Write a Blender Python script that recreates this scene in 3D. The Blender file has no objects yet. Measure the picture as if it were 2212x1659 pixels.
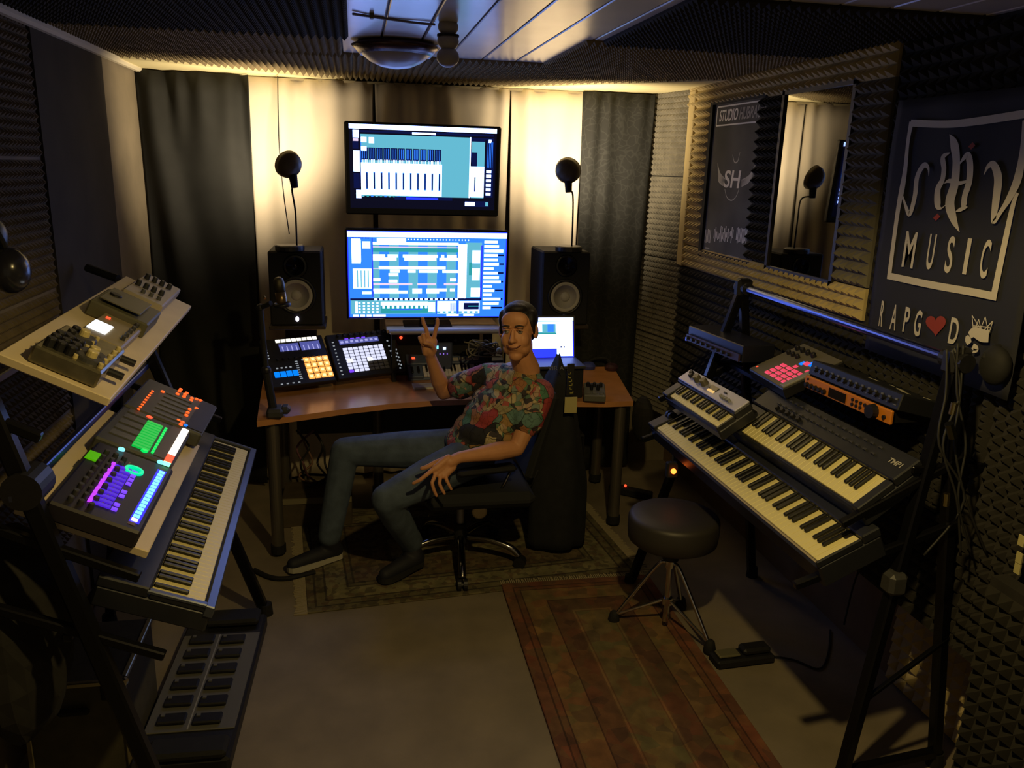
import bpy, math, random
from mathutils import Vector as V, Matrix
random.seed(7)
R = math.radians
SC = bpy.context.scene
C = SC.collection
# ------------------------------------------------------------ camera, light, exposure
CAMZ = 1.87
PITCH, YAW, ROLL, FPX = R(14.95), R(11.08), R(1.65), 1750.0
fw = V((math.sin(YAW)*math.cos(PITCH), math.cos(YAW)*math.cos(PITCH), -math.sin(PITCH)))
rt = V((math.cos(YAW), -math.sin(YAW), 0)); up = rt.cross(fw)
rt, up = rt*math.cos(ROLL)+up*math.sin(ROLL), up*math.cos(ROLL)-rt*math.sin(ROLL)
cd = bpy.data.cameras.new('camera'); cam = bpy.data.objects.new('camera', cd); C.objects.link(cam)
cd.sensor_width = 36; cd.lens = 36*FPX/2212; cd.clip_start = 0.02
m = Matrix((rt, up, -fw)).transposed().to_4x4(); m.translation = (0, 0, CAMZ); cam.matrix_world = m
SC.camera = cam
SC.view_settings.view_transform = 'Standard'; SC.view_settings.look = 'None'
SC.view_settings.gamma = 1; SC.view_settings.use_curve_mapping = False
SC.view_settings.exposure = 0.0
w = bpy.data.worlds.new('ambient_fill'); SC.world = w; w.use_nodes = True
w.node_tree.nodes['Background'].inputs[0].default_value = (0.9, 0.72, 0.45, 1)
w.node_tree.nodes['Background'].inputs[1].default_value = 0.11  # added warm ambient fill to lift the blacks, enters at the open front

def ray(px, py):
    return rt*((px-1106)/FPX)+up*((829.5-py)/FPX)+fw
def ay(px, py, y):
    d = ray(px, py); return V((0, 0, CAMZ))+d*(y/d.y)
def az(px, py, z):
    d = ray(px, py); return V((0, 0, CAMZ))+d*((z-CAMZ)/d.z)
def ax(px, py, x):
    d = ray(px, py); return V((0, 0, CAMZ))+d*(x/d.x)

def light(name, kind, loc, energy, color, target=None, **kw):
    l = bpy.data.lights.new(name, kind); l.energy = energy; l.color = color
    for k, v in kw.items(): setattr(l, k, v)
    o = bpy.data.objects.new(name, l); C.objects.link(o); o.location = loc
    if target is not None:
        o.rotation_euler = (V(target)-V(loc)).to_track_quat('-Z', 'Y').to_euler()
    return o
WARM = (1.0, 0.70, 0.32)
LAMP_L = ay(625, 357, 4.2); LAMP_R = ay(1226, 370, 4.2)
TGT_L = V((-0.66, 4.72, 2.08)); TGT_R = V((1.34, 4.72, 2.06))
def lamp_light(p, t, e):
    d = (t-p).normalized()
    light('lamp_bulb', 'SPOT', p+d*0.05, e, (1.0, 0.80, 0.52), t, spot_size=R(152), spot_blend=0.85, shadow_soft_size=0.03)
lamp_light(LAMP_L, TGT_L, 34); lamp_light(LAMP_R, TGT_R, 42)
KEY = V((0.62, 1.30, 2.27))
light('downlight_bulb', 'SPOT', KEY, 60, (1.0, 0.73, 0.27), (KEY.x, KEY.y+0.12, 0), spot_size=R(150), spot_blend=0.3, shadow_soft_size=0.035)

# ------------------------------------------------------------ materials
MT = {}
def mat(name, col, rough=0.6, metal=0.0, emit=0.0, noise=0.0, nscale=20, bump=0.0, bscale=200, spec=None, ecol=None):
    if name in MT: return MT[name]
    m = bpy.data.materials.new(name); m.use_nodes = True; nt = m.node_tree; b = nt.nodes['Principled BSDF']
    c = (*col, 1)
    b.inputs['Base Color'].default_value = c; b.inputs['Roughness'].default_value = rough; b.inputs['Metallic'].default_value = metal
    if spec is not None: b.inputs['Specular IOR Level'].default_value = spec
    if emit:
        b.inputs['Emission Color'].default_value = (*(ecol or col), 1); b.inputs['Emission Strength'].default_value = emit
    if noise or bump:
        tc = nt.nodes.new('ShaderNodeTexCoord')
    if noise:
        n = nt.nodes.new('ShaderNodeTexNoise'); n.inputs['Scale'].default_value = nscale; n.inputs['Detail'].default_value = 5
        nt.links.new(tc.outputs['Object'], n.inputs['Vector'])
        r = nt.nodes.new('ShaderNodeValToRGB'); r.color_ramp.elements[0].position = 0.3; r.color_ramp.elements[1].position = 0.7
        r.color_ramp.elements[0].color = (*[x*(1-noise) for x in col], 1); r.color_ramp.elements[1].color = (*[min(1, x*(1+noise)) for x in col], 1)
        nt.links.new(n.outputs['Fac'], r.inputs['Fac']); nt.links.new(r.outputs['Color'], b.inputs['Base Color'])
    if bump:
        n2 = nt.nodes.new('ShaderNodeTexNoise'); n2.inputs['Scale'].default_value = bscale
        nt.links.new(tc.outputs['Object'], n2.inputs['Vector'])
        bp = nt.nodes.new('ShaderNodeBump'); bp.inputs['Strength'].default_value = bump; bp.inputs['Distance'].default_value = 0.003
        nt.links.new(n2.outputs['Fac'], bp.inputs['Height']); nt.links.new(bp.outputs['Normal'], b.inputs['Normal'])
    MT[name] = m; return m

black = mat('black_plastic', (0.012, 0.012, 0.014), 0.45, noise=0.15, nscale=60)
blackm = mat('black_matte', (0.008, 0.008, 0.009), 0.8, noise=0.2, nscale=40)
blacks = mat('black_gloss', (0.006, 0.006, 0.007), 0.18)
bmetal = mat('black_metal', (0.015, 0.015, 0.018), 0.3, 0.7)
steel = mat('steel_screen_tint', (0.16, 0.20, 0.42), 0.28, 1.0)  # bare steel; blue reflection of the screens put into its colour
chrome = mat('chrome', (0.7, 0.7, 0.7), 0.12, 1.0)
silver = mat('silver', (0.38, 0.38, 0.42), 0.4, 0.6)
dgrey = mat('dark_grey', (0.045, 0.045, 0.045), 0.5, noise=0.15)
mgrey = mat('mid_grey', (0.12, 0.12, 0.115), 0.5, noise=0.1)
lgrey = mat('light_grey', (0.30, 0.30, 0.29), 0.5, noise=0.1)
whitek = mat('key_ivory', (0.80, 0.71, 0.33), 0.4)
blackk = mat('key_ebony', (0.008, 0.008, 0.008), 0.3)
foam_d = mat('foam_dark', (0.019, 0.017, 0.014), 0.95, noise=0.25, nscale=14)
foam_b = mat('foam_brown', (0.22, 0.17, 0.09), 0.95, noise=0.2, nscale=14)
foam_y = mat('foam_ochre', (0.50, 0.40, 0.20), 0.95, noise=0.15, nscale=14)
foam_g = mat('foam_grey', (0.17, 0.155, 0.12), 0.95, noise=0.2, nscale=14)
wallp = mat('wall_paint', (0.20, 0.165, 0.115), 0.85, noise=0.15, nscale=5)
wallb = mat('wall_board', (0.17, 0.11, 0.05), 0.8, noise=0.25, nscale=4)
floorm = mat('floor_vinyl', (0.21, 0.172, 0.118), 0.75, noise=0.14, nscale=6, bump=0.2, bscale=120)
plankm = mat('white_gloss_board', (0.62, 0.60, 0.60), 0.22, noise=0.05, nscale=6)
curt_w = mat('cream_curtain', (0.66, 0.58, 0.46), 0.9, noise=0.04, nscale=5)
curt_b = mat('dark_curtain', (0.0095, 0.010, 0.009), 0.85, noise=0.25, nscale=8)
def lace_mat():
    m = mat('dark_lace_curtain', (0.0095, 0.010, 0.009), 0.85); nt = m.node_tree; bs = nt.nodes['Principled BSDF']
    tc = nt.nodes.new('ShaderNodeTexCoord'); wv = nt.nodes.new('ShaderNodeTexVoronoi'); wv.feature = 'DISTANCE_TO_EDGE'; wv.inputs['Scale'].default_value = 24
    nz = nt.nodes.new('ShaderNodeTexNoise'); nz.inputs['Scale'].default_value = 9; mx = nt.nodes.new('ShaderNodeMixRGB'); mx.inputs[0].default_value = 0.12
    nt.links.new(tc.outputs['Object'], nz.inputs['Vector']); nt.links.new(tc.outputs['Object'], mx.inputs[1]); nt.links.new(nz.outputs['Color'], mx.inputs[2]); nt.links.new(mx.outputs[0], wv.inputs['Vector'])
    r = nt.nodes.new('ShaderNodeValToRGB'); r.color_ramp.elements[0].color = (0.022, 0.023, 0.021, 1); r.color_ramp.elements[1].color = (0.012, 0.0125, 0.0115, 1); r.color_ramp.elements[0].position = 0.02; r.color_ramp.elements[1].position = 0.09
    nt.links.new(wv.outputs['Distance'], r.inputs[0]); nt.links.new(r.outputs[0], bs.inputs['Base Color']); return m
curt_l = lace_mat()
woodt = mat('desk_beech', (0.55, 0.25, 0.095), 0.24, noise=0.12, nscale=9)
boardw = mat('white_board', (0.70, 0.58, 0.38), 0.5, noise=0.06, nscale=8)
fringem = mat('fringe_cotton', (0.36, 0.30, 0.18), 0.95)

# ------------------------------------------------------------ mesh helpers
class B:
    def __init__(s): s.v = []; s.f = []; s.m = []; s.mi = 0; s.X = None
    def add(s, vs, fs):
        o = len(s.v)
        s.v += [tuple(s.X @ V(p)) if s.X is not None else tuple(p) for p in vs]
        s.f += [tuple(i+o for i in f) for f in fs]; s.m += [s.mi]*len(fs); return s
    def box(s, c, d, M=None, bev=0.0):
        x, y, z = d[0]/2, d[1]/2, d[2]/2
        b = min(bev, x*.9, y*.9, z*.9)
        if b <= 0:
            vs = [V((i*x, j*y, k*z)) for k in (-1, 1) for j in (-1, 1) for i in (-1, 1)]
            fs = [(0, 2, 3, 1), (4, 5, 7, 6), (0, 1, 5, 4), (2, 6, 7, 3), (0, 4, 6, 2), (1, 3, 7, 5)]
        else:
            vs = []; fs = []
            # chamfered box: 24 verts
            idx = {}
            for i in (-1, 1):
                for j in (-1, 1):
                    for k in (-1, 1):
                        for a in range(3):
                            p = [i*(x-b), j*(y-b), k*(z-b)]; p[a] = (i*x, j*y, k*z)[a]
                            idx[(i, j, k, a)] = len(vs); vs.append(V(p))
            for a in range(3):
                u, w_ = [(1, 2), (2, 0), (0, 1)][a]
                for sg in (-1, 1):
                    q = []
                    for (p, r) in ((-1, -1), (1, -1), (1, 1), (-1, 1)):
                        t = [0, 0, 0]; t[a] = sg; t[u] = p; t[w_] = r; q.append(idx[(*t, a)])
                    fs.append(tuple(q) if sg > 0 else tuple(q[::-1]))
            for a in range(3):
                u, w_ = [(1, 2), (2, 0), (0, 1)][a]
                for p in (-1, 1):
                    for r in (-1, 1):
                        t0 = [0, 0, 0]; t0[u] = p; t0[w_] = r; t1 = list(t0); t0[a] = -1; t1[a] = 1
                        q = (idx[(*t0, u)], idx[(*t1, u)], idx[(*t1, w_)], idx[(*t0, w_)])
                        fs.append(q if p*r < 0 else q[::-1])
            for i in (-1, 1):
                for j in (-1, 1):
                    for k in (-1, 1):
                        q = (idx[(i, j, k, 0)], idx[(i, j, k, 1)], idx[(i, j, k, 2)])
                        fs.append(q if i*j*k > 0 else q[::-1])
        c = V(c)
        vs = [((M @ p) if M else p)+c for p in vs]
        return s.add(vs, fs)
    def cyl(s, p0, p1, r0, r1=None, n=12, cap=True):
        p0, p1 = V(p0), V(p1); r1 = r0 if r1 is None else r1
        d = (p1-p0).normalized(); a = d.orthogonal().normalized(); b = d.cross(a)
        vs = []
        for p, r in ((p0, r0), (p1, r1)):
            vs += [p+(a*math.cos(2*math.pi*i/n)+b*math.sin(2*math.pi*i/n))*r for i in range(n)]
        fs = [(i, (i+1) % n, n+(i+1) % n, n+i) for i in range(n)]
        if cap: fs += [tuple(range(n))[::-1], tuple(range(n, 2*n))]
        return s.add(vs, fs)
    def sph(s, c, r, n=10, k=None, M=None):
        if not hasattr(r, '__len__'): r = (r, r, r)
        k = k or n//2+1; vs = []; c = V(c)
        for i in range(1, k):
            t = math.pi*i/k
            for j in range(n):
                p = 2*math.pi*j/n
                q = V((r[0]*math.sin(t)*math.cos(p), r[1]*math.sin(t)*math.sin(p), r[2]*math.cos(t)))
                vs.append(q)
        top = len(vs); vs += [V((0, 0, r[2])), V((0, 0, -r[2]))]
        fs = []
        for i in range(k-2):
            for j in range(n):
                fs.append((i*n+j, (i+1)*n+j, (i+1)*n+(j+1) % n, i*n+(j+1) % n))
        for j in range(n):
            fs.append((top, j, (j+1) % n)); fs.append((top+1, (k-2)*n+(j+1) % n, (k-2)*n+j))
        vs = [((M @ q) if M else q)+c for q in vs]
        return s.add(vs, fs)
    def lathe(s, c, prof, n=24, M=None):
        vs = []; c = V(c)
        for r, z in prof:
            vs += [V((r*math.cos(2*math.pi*i/n), r*math.sin(2*math.pi*i/n), z)) for i in range(n)]
        fs = []
        for k in range(len(prof)-1):
            for i in range(n):
                fs.append((k*n+i, k*n+(i+1) % n, (k+1)*n+(i+1) % n, (k+1)*n+i))
        if prof[0][0] > 1e-6: fs.append(tuple(range(n))[::-1])
        if prof[-1][0] > 1e-6: fs.append(tuple(range((len(prof)-1)*n, len(prof)*n)))
        vs = [((M @ q) if M else q)+c for q in vs]
        return s.add(vs, fs)
    def tube(s, pts, r, n=6):
        pts = [V(p) for p in pts]; rs = r if hasattr(r, '__len__') else [r]*len(pts)
        a = None; vs = []
        for i, p in enumerate(pts):
            d = (pts[min(i+1, len(pts)-1)]-pts[max(i-1, 0)]).normalized()
            a = d.orthogonal().normalized() if a is None else (a-d*a.dot(d)).normalized()
            b = d.cross(a)
            vs += [p+(a*math.cos(2*math.pi*k/n)+b*math.sin(2*math.pi*k/n))*rs[i] for k in range(n)]
        fs = []
        for i in range(len(pts)-1):
            for k in range(n):
                fs.append((i*n+k, i*n+(k+1) % n, (i+1)*n+(k+1) % n, (i+1)*n+k))
        fs += [tuple(range(n))[::-1], tuple(range((len(pts)-1)*n, len(pts)*n))]
        return s.add(vs, fs)
    def prism(s, poly, z0, z1):
        n = len(poly)
        vs = [V((x, y, z0)) for x, y in poly]+[V((x, y, z1)) for x, y in poly]
        return s.add(vs, [tuple(range(n))[::-1], tuple(range(n, 2*n))]+[(i, (i+1) % n, n+(i+1) % n, n+i) for i in range(n)])
    def pyr(s, o, u, v, nrm, nu, nv, h):
        o, u, v, nrm = V(o), V(u), V(v), V(nrm)
        for i in range(nu):
            for j in range(nv):
                a = o+u*i+v*j
                s.add([a, a+u, a+u+v, a+v, a+u*.5+v*.5+nrm*h], [(0, 1, 4), (1, 2, 4), (2, 3, 4), (3, 0, 4)])
        return s
def spl(pts, k=6):
    pts = [V(p) for p in pts]; out = []
    for i in range(len(pts)-1):
        p0 = pts[max(i-1, 0)]; p1 = pts[i]; p2 = pts[i+1]; p3 = pts[min(i+2, len(pts)-1)]
        for j in range(k):
            t = j/k
            out.append(0.5*((2*p1)+(p2-p0)*t+(2*p0-5*p1+4*p2-p3)*t*t+(3*p1-p0-3*p2+p3)*t**3))
    return out+[pts[-1]]
def mesh(b, mats, smooth=False, name='m'):
    me = bpy.data.meshes.new(name); me.from_pydata([tuple(p) for p in b.v], [], b.f); 
    for x in (mats if isinstance(mats, (list, tuple)) else [mats]): me.materials.append(x)
    if len(me.materials) > 1: me.polygons.foreach_set('material_index', b.m)
    if smooth: me.polygons.foreach_set('use_smooth', [True]*len(me.polygons))
    me.update(); return me
def obj(name, b, mats, parent=None, smooth=False, label=None, kind=None, loc=None, M=None):
    me = b if isinstance(b, bpy.types.Mesh) else mesh(b, mats, smooth, name)
    o = bpy.data.objects.new(name, me); C.objects.link(o)
    if parent is not None: o.parent = parent
    if M is not None: o.matrix_local = M
    elif loc is not None: o.location = loc
    if label: o['label'] = label
    if kind: o['kind'] = kind
    if smooth and not isinstance(b, bpy.types.Mesh): pass
    return o
def tag(o, label, cat, group=None):
    o['label'] = label; o['category'] = cat
    if group: o['group'] = group
    return o
def thing(name, label, cat, M=None, loc=None, group=None):
    o = bpy.data.objects.new(name, None); C.objects.link(o); o.empty_display_size = 0.05
    if M is not None: o.matrix_world = M
    elif loc is not None: o.location = loc
    return tag(o, label, cat, group)
def struct(name, b, m): return obj(name, b, m, kind='structure')
def frame(o, xd, tilt=0.0, roll=0.0):
    X = V((xd[0], xd[1], 0)).normalized(); H = V((0, 0, 1)).cross(X)
    Y = H*math.cos(tilt)+V((0, 0, 1))*math.sin(tilt); Z = X.cross(Y)
    M = Matrix((X, Y, Z)).transposed().to_4x4(); M.translation = V(o); return M
FONT = None
def text(name, s, size, m, parent, M, ext=0.0004, shear=0.0, xs=1.0, al='LEFT'):
    c = bpy.data.curves.new(name, 'FONT'); c.body = s; c.size = size; c.extrude = ext; c.shear = shear; c.align_x = al
    t = bpy.data.objects.new(name, c); C.objects.link(t)
    dg = bpy.context.evaluated_depsgraph_get(); me = bpy.data.meshes.new_from_object(t.evaluated_get(dg))
    bpy.data.objects.remove(t); me.transform(Matrix.Scale(xs, 4, (1, 0, 0))); me.materials.clear(); me.materials.append(m)
    o = bpy.data.objects.new(name, me); C.objects.link(o); o.parent = parent; o.matrix_local = M; return o
def fit_text(name, s, u0, v0, u1, v1, m, parent, M, shear=0.0, z=0.0):
    c = bpy.data.curves.new(name, 'FONT'); c.body = s; c.size = 1; c.extrude = 0.0; c.shear = shear; c.offset = 0.018
    t = bpy.data.objects.new(name, c); C.objects.link(t)
    dg = bpy.context.evaluated_depsgraph_get(); me = bpy.data.meshes.new_from_object(t.evaluated_get(dg))
    bpy.data.objects.remove(t)
    xs = [q.co.x for q in me.vertices]; ys = [q.co.y for q in me.vertices]
    a, b_, e, f = min(xs), max(xs), min(ys), max(ys)
    for q in me.vertices:
        q.co = V((u0+(q.co.x-a)/(b_-a)*(u1-u0), v0+(q.co.y-e)/(f-e)*(v1-v0), z))
    me.materials.clear(); me.materials.append(m)
    o = bpy.data.objects.new(name, me); C.objects.link(o); o.parent = parent; o.matrix_local = M; return o

# ------------------------------------------------------------ the room
XL, XR, XRL, YB, ZC = -1.08, 1.80, 2.00, 4.85, 2.335
struct('floor', B().box((0.45, 1.85, -0.03), (3.3, 6.1, 0.06)), floorm)
struct('wall_back', B().box((0.45, YB+0.05, 1.2), (3.3, 0.1, 2.5)), wallp)
wl = struct('wall_left', B().box((XL-0.05, 1.85, 1.2), (0.1, 6.0, 2.5)), wallp)
b = B().box((XR+0.15, 1.85, 1.46), (0.3, 6.0, 1.98)); b.mi = 1; b.box((XRL+0.05, 1.85, 0.235), (0.1, 6.0, 0.47))
wr = struct('wall_right', b, [foam_d, wallb])
ce = struct('ceiling', B().box((0.45, 1.85, ZC+0.055), (3.3, 6.1, 0.1)), mat('ceiling_paint', (0.88, 0.78, 0.45), 0.8))
TILES = {}
def tile(parent, M, nu, nv, p, h, m, base=0.006):
    key = (nu, nv, p, h, m.name)
    if key not in TILES:
        b = B().box((nu*p/2, nv*p/2, -base/2), (nu*p, nv*p, base)); b.pyr((0, 0, 0), (p, 0, 0), (0, p, 0), (0, 0, 1), nu, nv, h)
        TILES[key] = mesh(b, m, name='foam_panel')
    return obj('foam_panel', TILES[key], None, parent, M=M)
def axes(o, u, v, n):
    M = Matrix((V(u), V(v), V(n))).transposed().to_4x4(); M.translation = V(o); return M
def rw(y, z, x=XR): return axes((x, y, z), (0, -1, 0), (0, 0, 1), (-1, 0, 0))
def lw(y, z): return axes((XL, y, z), (0, 1, 0), (0, 0, 1), (1, 0, 0))
def cl(x, y, z): return axes((x, y, z), (1, 0, 0), (0, -1, 0), (0, 0, -1))
# white gloss boards of the ceiling
x = -0.04; k = 0
pm = {}
while x < 1.80:
    wd = 0.151
    b = B().box((0, 0, 0), (wd-0.007, 4.6, 0.012), bev=0.003)
    if 'p' not in pm: pm['p'] = mesh(b, plankm, name='plank')
    obj('plank', pm['p'], None, ce, loc=(x+wd/2, 1.5, ZC-0.003)); x += wd
obj('groove_backing', B().box((0.86, 1.5, ZC+0.004), (1.86, 4.6, 0.003)), mat('groove', (0.16, 0.15, 0.2), 0.7), ce)
# acoustic foam on the ceiling: dark blocks near, brown strip by the curtains
P = 0.05
for i in range(2):
    for j in range(4):
        tile(ce, cl(-1.07+i*0.53, 3.26-j*0.5, 2.318), 18, 17, 0.0294, 0.018, foam_d, 0.06)
for i in range(2):
    tile(ce, cl(0.90+i*0.45, 3.05, 2.318), 15, 28, 0.03, 0.018, foam_d, 0.06)
for i in range(2):
    tile(ce, cl(-1.07+i*0.515, 3.78, ZC-0.012), 17, 17, 0.0303, 0.022, foam_b, 0.03)
for i in range(2):
    tile(ce, cl(0.84+i*0.475, 3.78, ZC-0.012), 16, 24, 0.0297, 0.022, foam_b, 0.03)
def ycut(x):
    if x < -0.05: return 4.20+(x+1.07)*0.54
    if x > 0.87: return 4.70-(x-0.87)*0.92
    return 4.78
for i in range(8):
    b = B(); xa = -1.07+i*0.358; xb = xa+0.356; ya, yb_ = ycut(xa), ycut(xb)
    b.add([V((xa, 3.78, ZC-0.012)), V((xb, 3.78, ZC-0.012)), V((xb, yb_, ZC-0.012)), V((xa, ya, ZC-0.012)), V((xa, 3.78, ZC+.004)), V((xb, 3.78, ZC+.004)), V((xb, yb_, ZC+.004)), V((xa, ya, ZC+.004))],
          [(3, 2, 1, 0), (4, 5, 6, 7), (0, 1, 5, 4), (1, 2, 6, 5), (2, 3, 7, 6), (3, 0, 4, 7)])
    for k in range(12):
        x0_ = xa+k*0.0297; y_ = 3.78
        while y_+0.0297 < ycut(x0_+.015)+.01:
            b.pyr((x0_, y_+0.0297, ZC-0.012), (0.0297, 0, 0), (0, -0.0297, 0), (0, 0, -1), 1, 1, 0.022); y_ += 0.0297
    obj('foam_panel', b, foam_b, ce)
    if abs(ya-4.78)+abs(yb_-4.78) > 0.02:
        b = B(); zt_ = ZC+.004; zb_ = 2.302
        b.add([V((xa-.001, ya, zb_)), V((xb+.001, yb_, zb_)), V((xb+.001, YB-.002, zb_)), V((xa-.001, YB-.002, zb_)), V((xa-.001, ya, zt_)), V((xb+.001, yb_, zt_)), V((xb+.001, YB-.002, zt_)), V((xa-.001, YB-.002, zt_))],
              [(3, 2, 1, 0), (4, 5, 6, 7), (0, 1, 5, 4), (1, 2, 6, 5), (2, 3, 7, 6), (3, 0, 4, 7)])
        obj('cove_board', b, mat('ceiling_paint', (0,)*3), ce)
# trims
struct('trim_1', B().box((XL+0.02, 2.0, 2.31), (0.04, 5.6, 0.05), bev=0.01), mat('trim_paint', (0.75, 0.68, 0.52), 0.7))
# left wall: foam near, bare paint far
for i in range(4):
    for j in range(4):
        tile(wl, lw(3.2-0.6*(i+1), 0.48+j*0.46), 20, 15, 0.03, 0.016, mat('foam_umber', (0.13, 0.10, 0.06), 0.95, noise=.2, nscale=14))
obj('shade_panel', B().box((XL+0.006, 3.62, 1.2), (0.012, 0.82, 2.2)), mat('wall_shade', (0.034, 0.028, 0.02), 0.9, noise=0.2, nscale=6), wl)  # dark sheet: shade on the unlit stretch of wall, painted as colour
# right wall foam: lower rows, near columns, corner panel
for i in range(5):
    for j in range(2):
        tile(wr, rw(4.32-0.6*i, 0.46+j*0.45), 13, 10, 0.045, 0.03, foam_d)
for i in range(4):
    for j in range(4):
        tile(wr, rw(2.58-0.6*(i), 0.46+j*0.465), 13, 10, 0.0462, 0.03, foam_d)
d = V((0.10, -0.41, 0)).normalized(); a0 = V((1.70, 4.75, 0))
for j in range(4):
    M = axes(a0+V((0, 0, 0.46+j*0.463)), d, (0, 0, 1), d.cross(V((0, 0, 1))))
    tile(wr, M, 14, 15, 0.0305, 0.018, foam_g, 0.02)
# foam surround of poster and mirror
T = 0.03
def strip(y0, y1, z0, z1, m, p=0.042, x=XR-0.012):
    nu = max(1, round((y0-y1)/p)); nv = max(1, round((z1-z0)/p))
    key = ('s', y0, y1, z0, z1)
    b = B(); pu = (y0-y1)/nu; pv = (z1-z0)/nv
    b.box(((y0-y1)/2, (z1-z0)/2, -0.006), (y0-y1, z1-z0, 0.012)); b.pyr((0, 0, 0), (pu, 0, 0), (0, pv, 0), (0, 0, 1), nu, nv, 0.034)
    obj('foam_panel', mesh(b, m, name='foam_panel'), None, wr, M=rw(y0, z0, x))
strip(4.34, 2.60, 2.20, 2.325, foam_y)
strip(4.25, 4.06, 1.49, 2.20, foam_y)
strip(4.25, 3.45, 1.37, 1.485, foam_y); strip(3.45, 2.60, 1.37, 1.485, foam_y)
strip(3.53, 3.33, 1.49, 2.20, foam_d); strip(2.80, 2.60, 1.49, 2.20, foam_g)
obj('side_batten', B().box((XR-0.015, 4.295, 1.83), (0.03, 0.075, 0.92), bev=0.004), mat('yellow_batten', (0.42, 0.33, 0.16), 0.7), wr)
# lower right: foam on the lower wall and the free standing panel nearest the camera
for i in range(2):
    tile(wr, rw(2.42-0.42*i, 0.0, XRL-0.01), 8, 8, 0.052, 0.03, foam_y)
o = thing('foam_board', 'dark foam covered board standing upright on the floor at the lower right', 'acoustic panel', loc=(1.72, 1.30, 0))
obj('board', B().box((0.01, 0, 0.41), (0.05, 0.88, 0.82)), foam_d, o)
for i in range(2):
    tile(o, rw(0.44-0.44*i, 0.0, -0.016), 10, 18, 0.044, 0.03, mat('foam_olive', (0.018, 0.016, 0.011), 0.95, noise=0.2, nscale=14))

# ------------------------------------------------------------ curtains
def curtain(name, x0, x1, y, z0, z1, mt, label, folds, amp, gather=None, diag=0.0, seed=0, pleat=True):
    rnd = random.Random(seed); nx = 70; nz = 22; vs = []; fs = []
    ph = [(rnd.uniform(0.6, 1.5), rnd.uniform(0, 6.28), rnd.uniform(.4, 1)) for _ in range(3)]
    for k in range(nz+1):
        t = k/nz; z = z1+(z0-z1)*t
        for i in range(nx+1):
            u = i/nx; xx = x0+(x1-x0)*u
            uu = u-diag*t
            yy = sum(math.sin(2*math.pi*folds*q*uu+f)*a_ for q, f, a_ in ph)/2*amp*(0.55+0.45*t)
            yy += math.sin(2*math.pi*folds*1.7*u+1)*amp*0.3*max(0, 1-5*t)
            vs.append(V((xx+0.01*math.sin(9*u+3*t), y-abs(amp)+yy, z)))
    for k in range(nz):
        for i in range(nx):
            a_ = k*(nx+1)+i; fs.append((a_, a_+nx+1, a_+nx+2, a_+1))
    b = B().add(vs, fs); o = obj(name, b, mt, smooth=True)
    md = o.modifiers.new('thick', 'SOLIDIFY'); md.thickness = 0.004
    return tag(o, label, 'curtain')
YC = 4.72
def cx(px, py=330, y=YC): return ay(px, py, y).x
curtain('curtain', cx(306, 250), cx(545, 300), YC-0.03, 0.04, 2.294, curt_b, 'dark charcoal curtain hanging in the left rear corner', 2.6, 0.055, diag=0.55, seed=3)
curtain('curtain', cx(538, 300), cx(806, 300), YC+0.04, 0.04, 2.296, curt_w, 'cream curtain brightly lit behind the left desk lamp', 3, 0.024, seed=5)
curtain('curtain', cx(812, 300), cx(1100, 300), YC+0.05, 0.04, 2.296, curt_w, 'cream curtain in shade behind the two stacked screens', 4, 0.03, seed=8)
curtain('curtain', cx(1104, 300), cx(1258, 300), YC+0.04, 0.04, 2.296, curt_w, 'cream curtain glaring behind the right desk lamp', 2, 0.02, seed=9)
curtain('curtain', cx(1250, 300), cx(1400, 300), YC-0.03, 0.04, 2.294, curt_l, 'dark patterned curtain hanging in the right rear corner', 2.6, 0.03, diag=-0.15, seed=13)
o = obj('curtain_rail', B().box((0.3, 4.745, 2.294), (2.76, 0.012, 0.012)), mat('rail', (0.3, 0.25, 0.15), 0.5)); tag(o, 'thin rail under the ceiling that carries all the curtains', 'rail')

# ------------------------------------------------------------ wall art
def wall_frame(x): return axes((x, 0, 0), (0, -1, 0), (0, 0, 1), (-1, 0, 0))
def uv(px, py, x): p = ax(px, py, x); return (-p.y, p.z)
def ribbon(b, pts, x, z0, z1, k=5):
    # pts: (px, py, width_m) centre line on the wall, smoothed
    P3 = spl([V((*uv(p[0], p[1], x), p[2])) for p in pts], k)
    L = []; Rr = []
    for i, p in enumerate(P3):
        a, c = P3[max(i-1, 0)], P3[min(i+1, len(P3)-1)]; t = V((c.x-a.x, c.y-a.y)); t = t.normalized() if t.length > 1e-9 else V((1, 0))
        n = V((-t.y, t.x))*max(p.z, 0.0005)/2; L.append((p.x+n.x, p.y+n.y)); Rr.append((p.x-n.x, p.y-n.y))
    n = len(L); vs = []
    for l, r in zip(L, Rr): vs += [V((l[0], l[1], z1)), V((r[0], r[1], z1))]
    b.add(vs, [(2*i, 2*i+1, 2*i+3, 2*i+2) for i in range(n-1)]); return b
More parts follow.
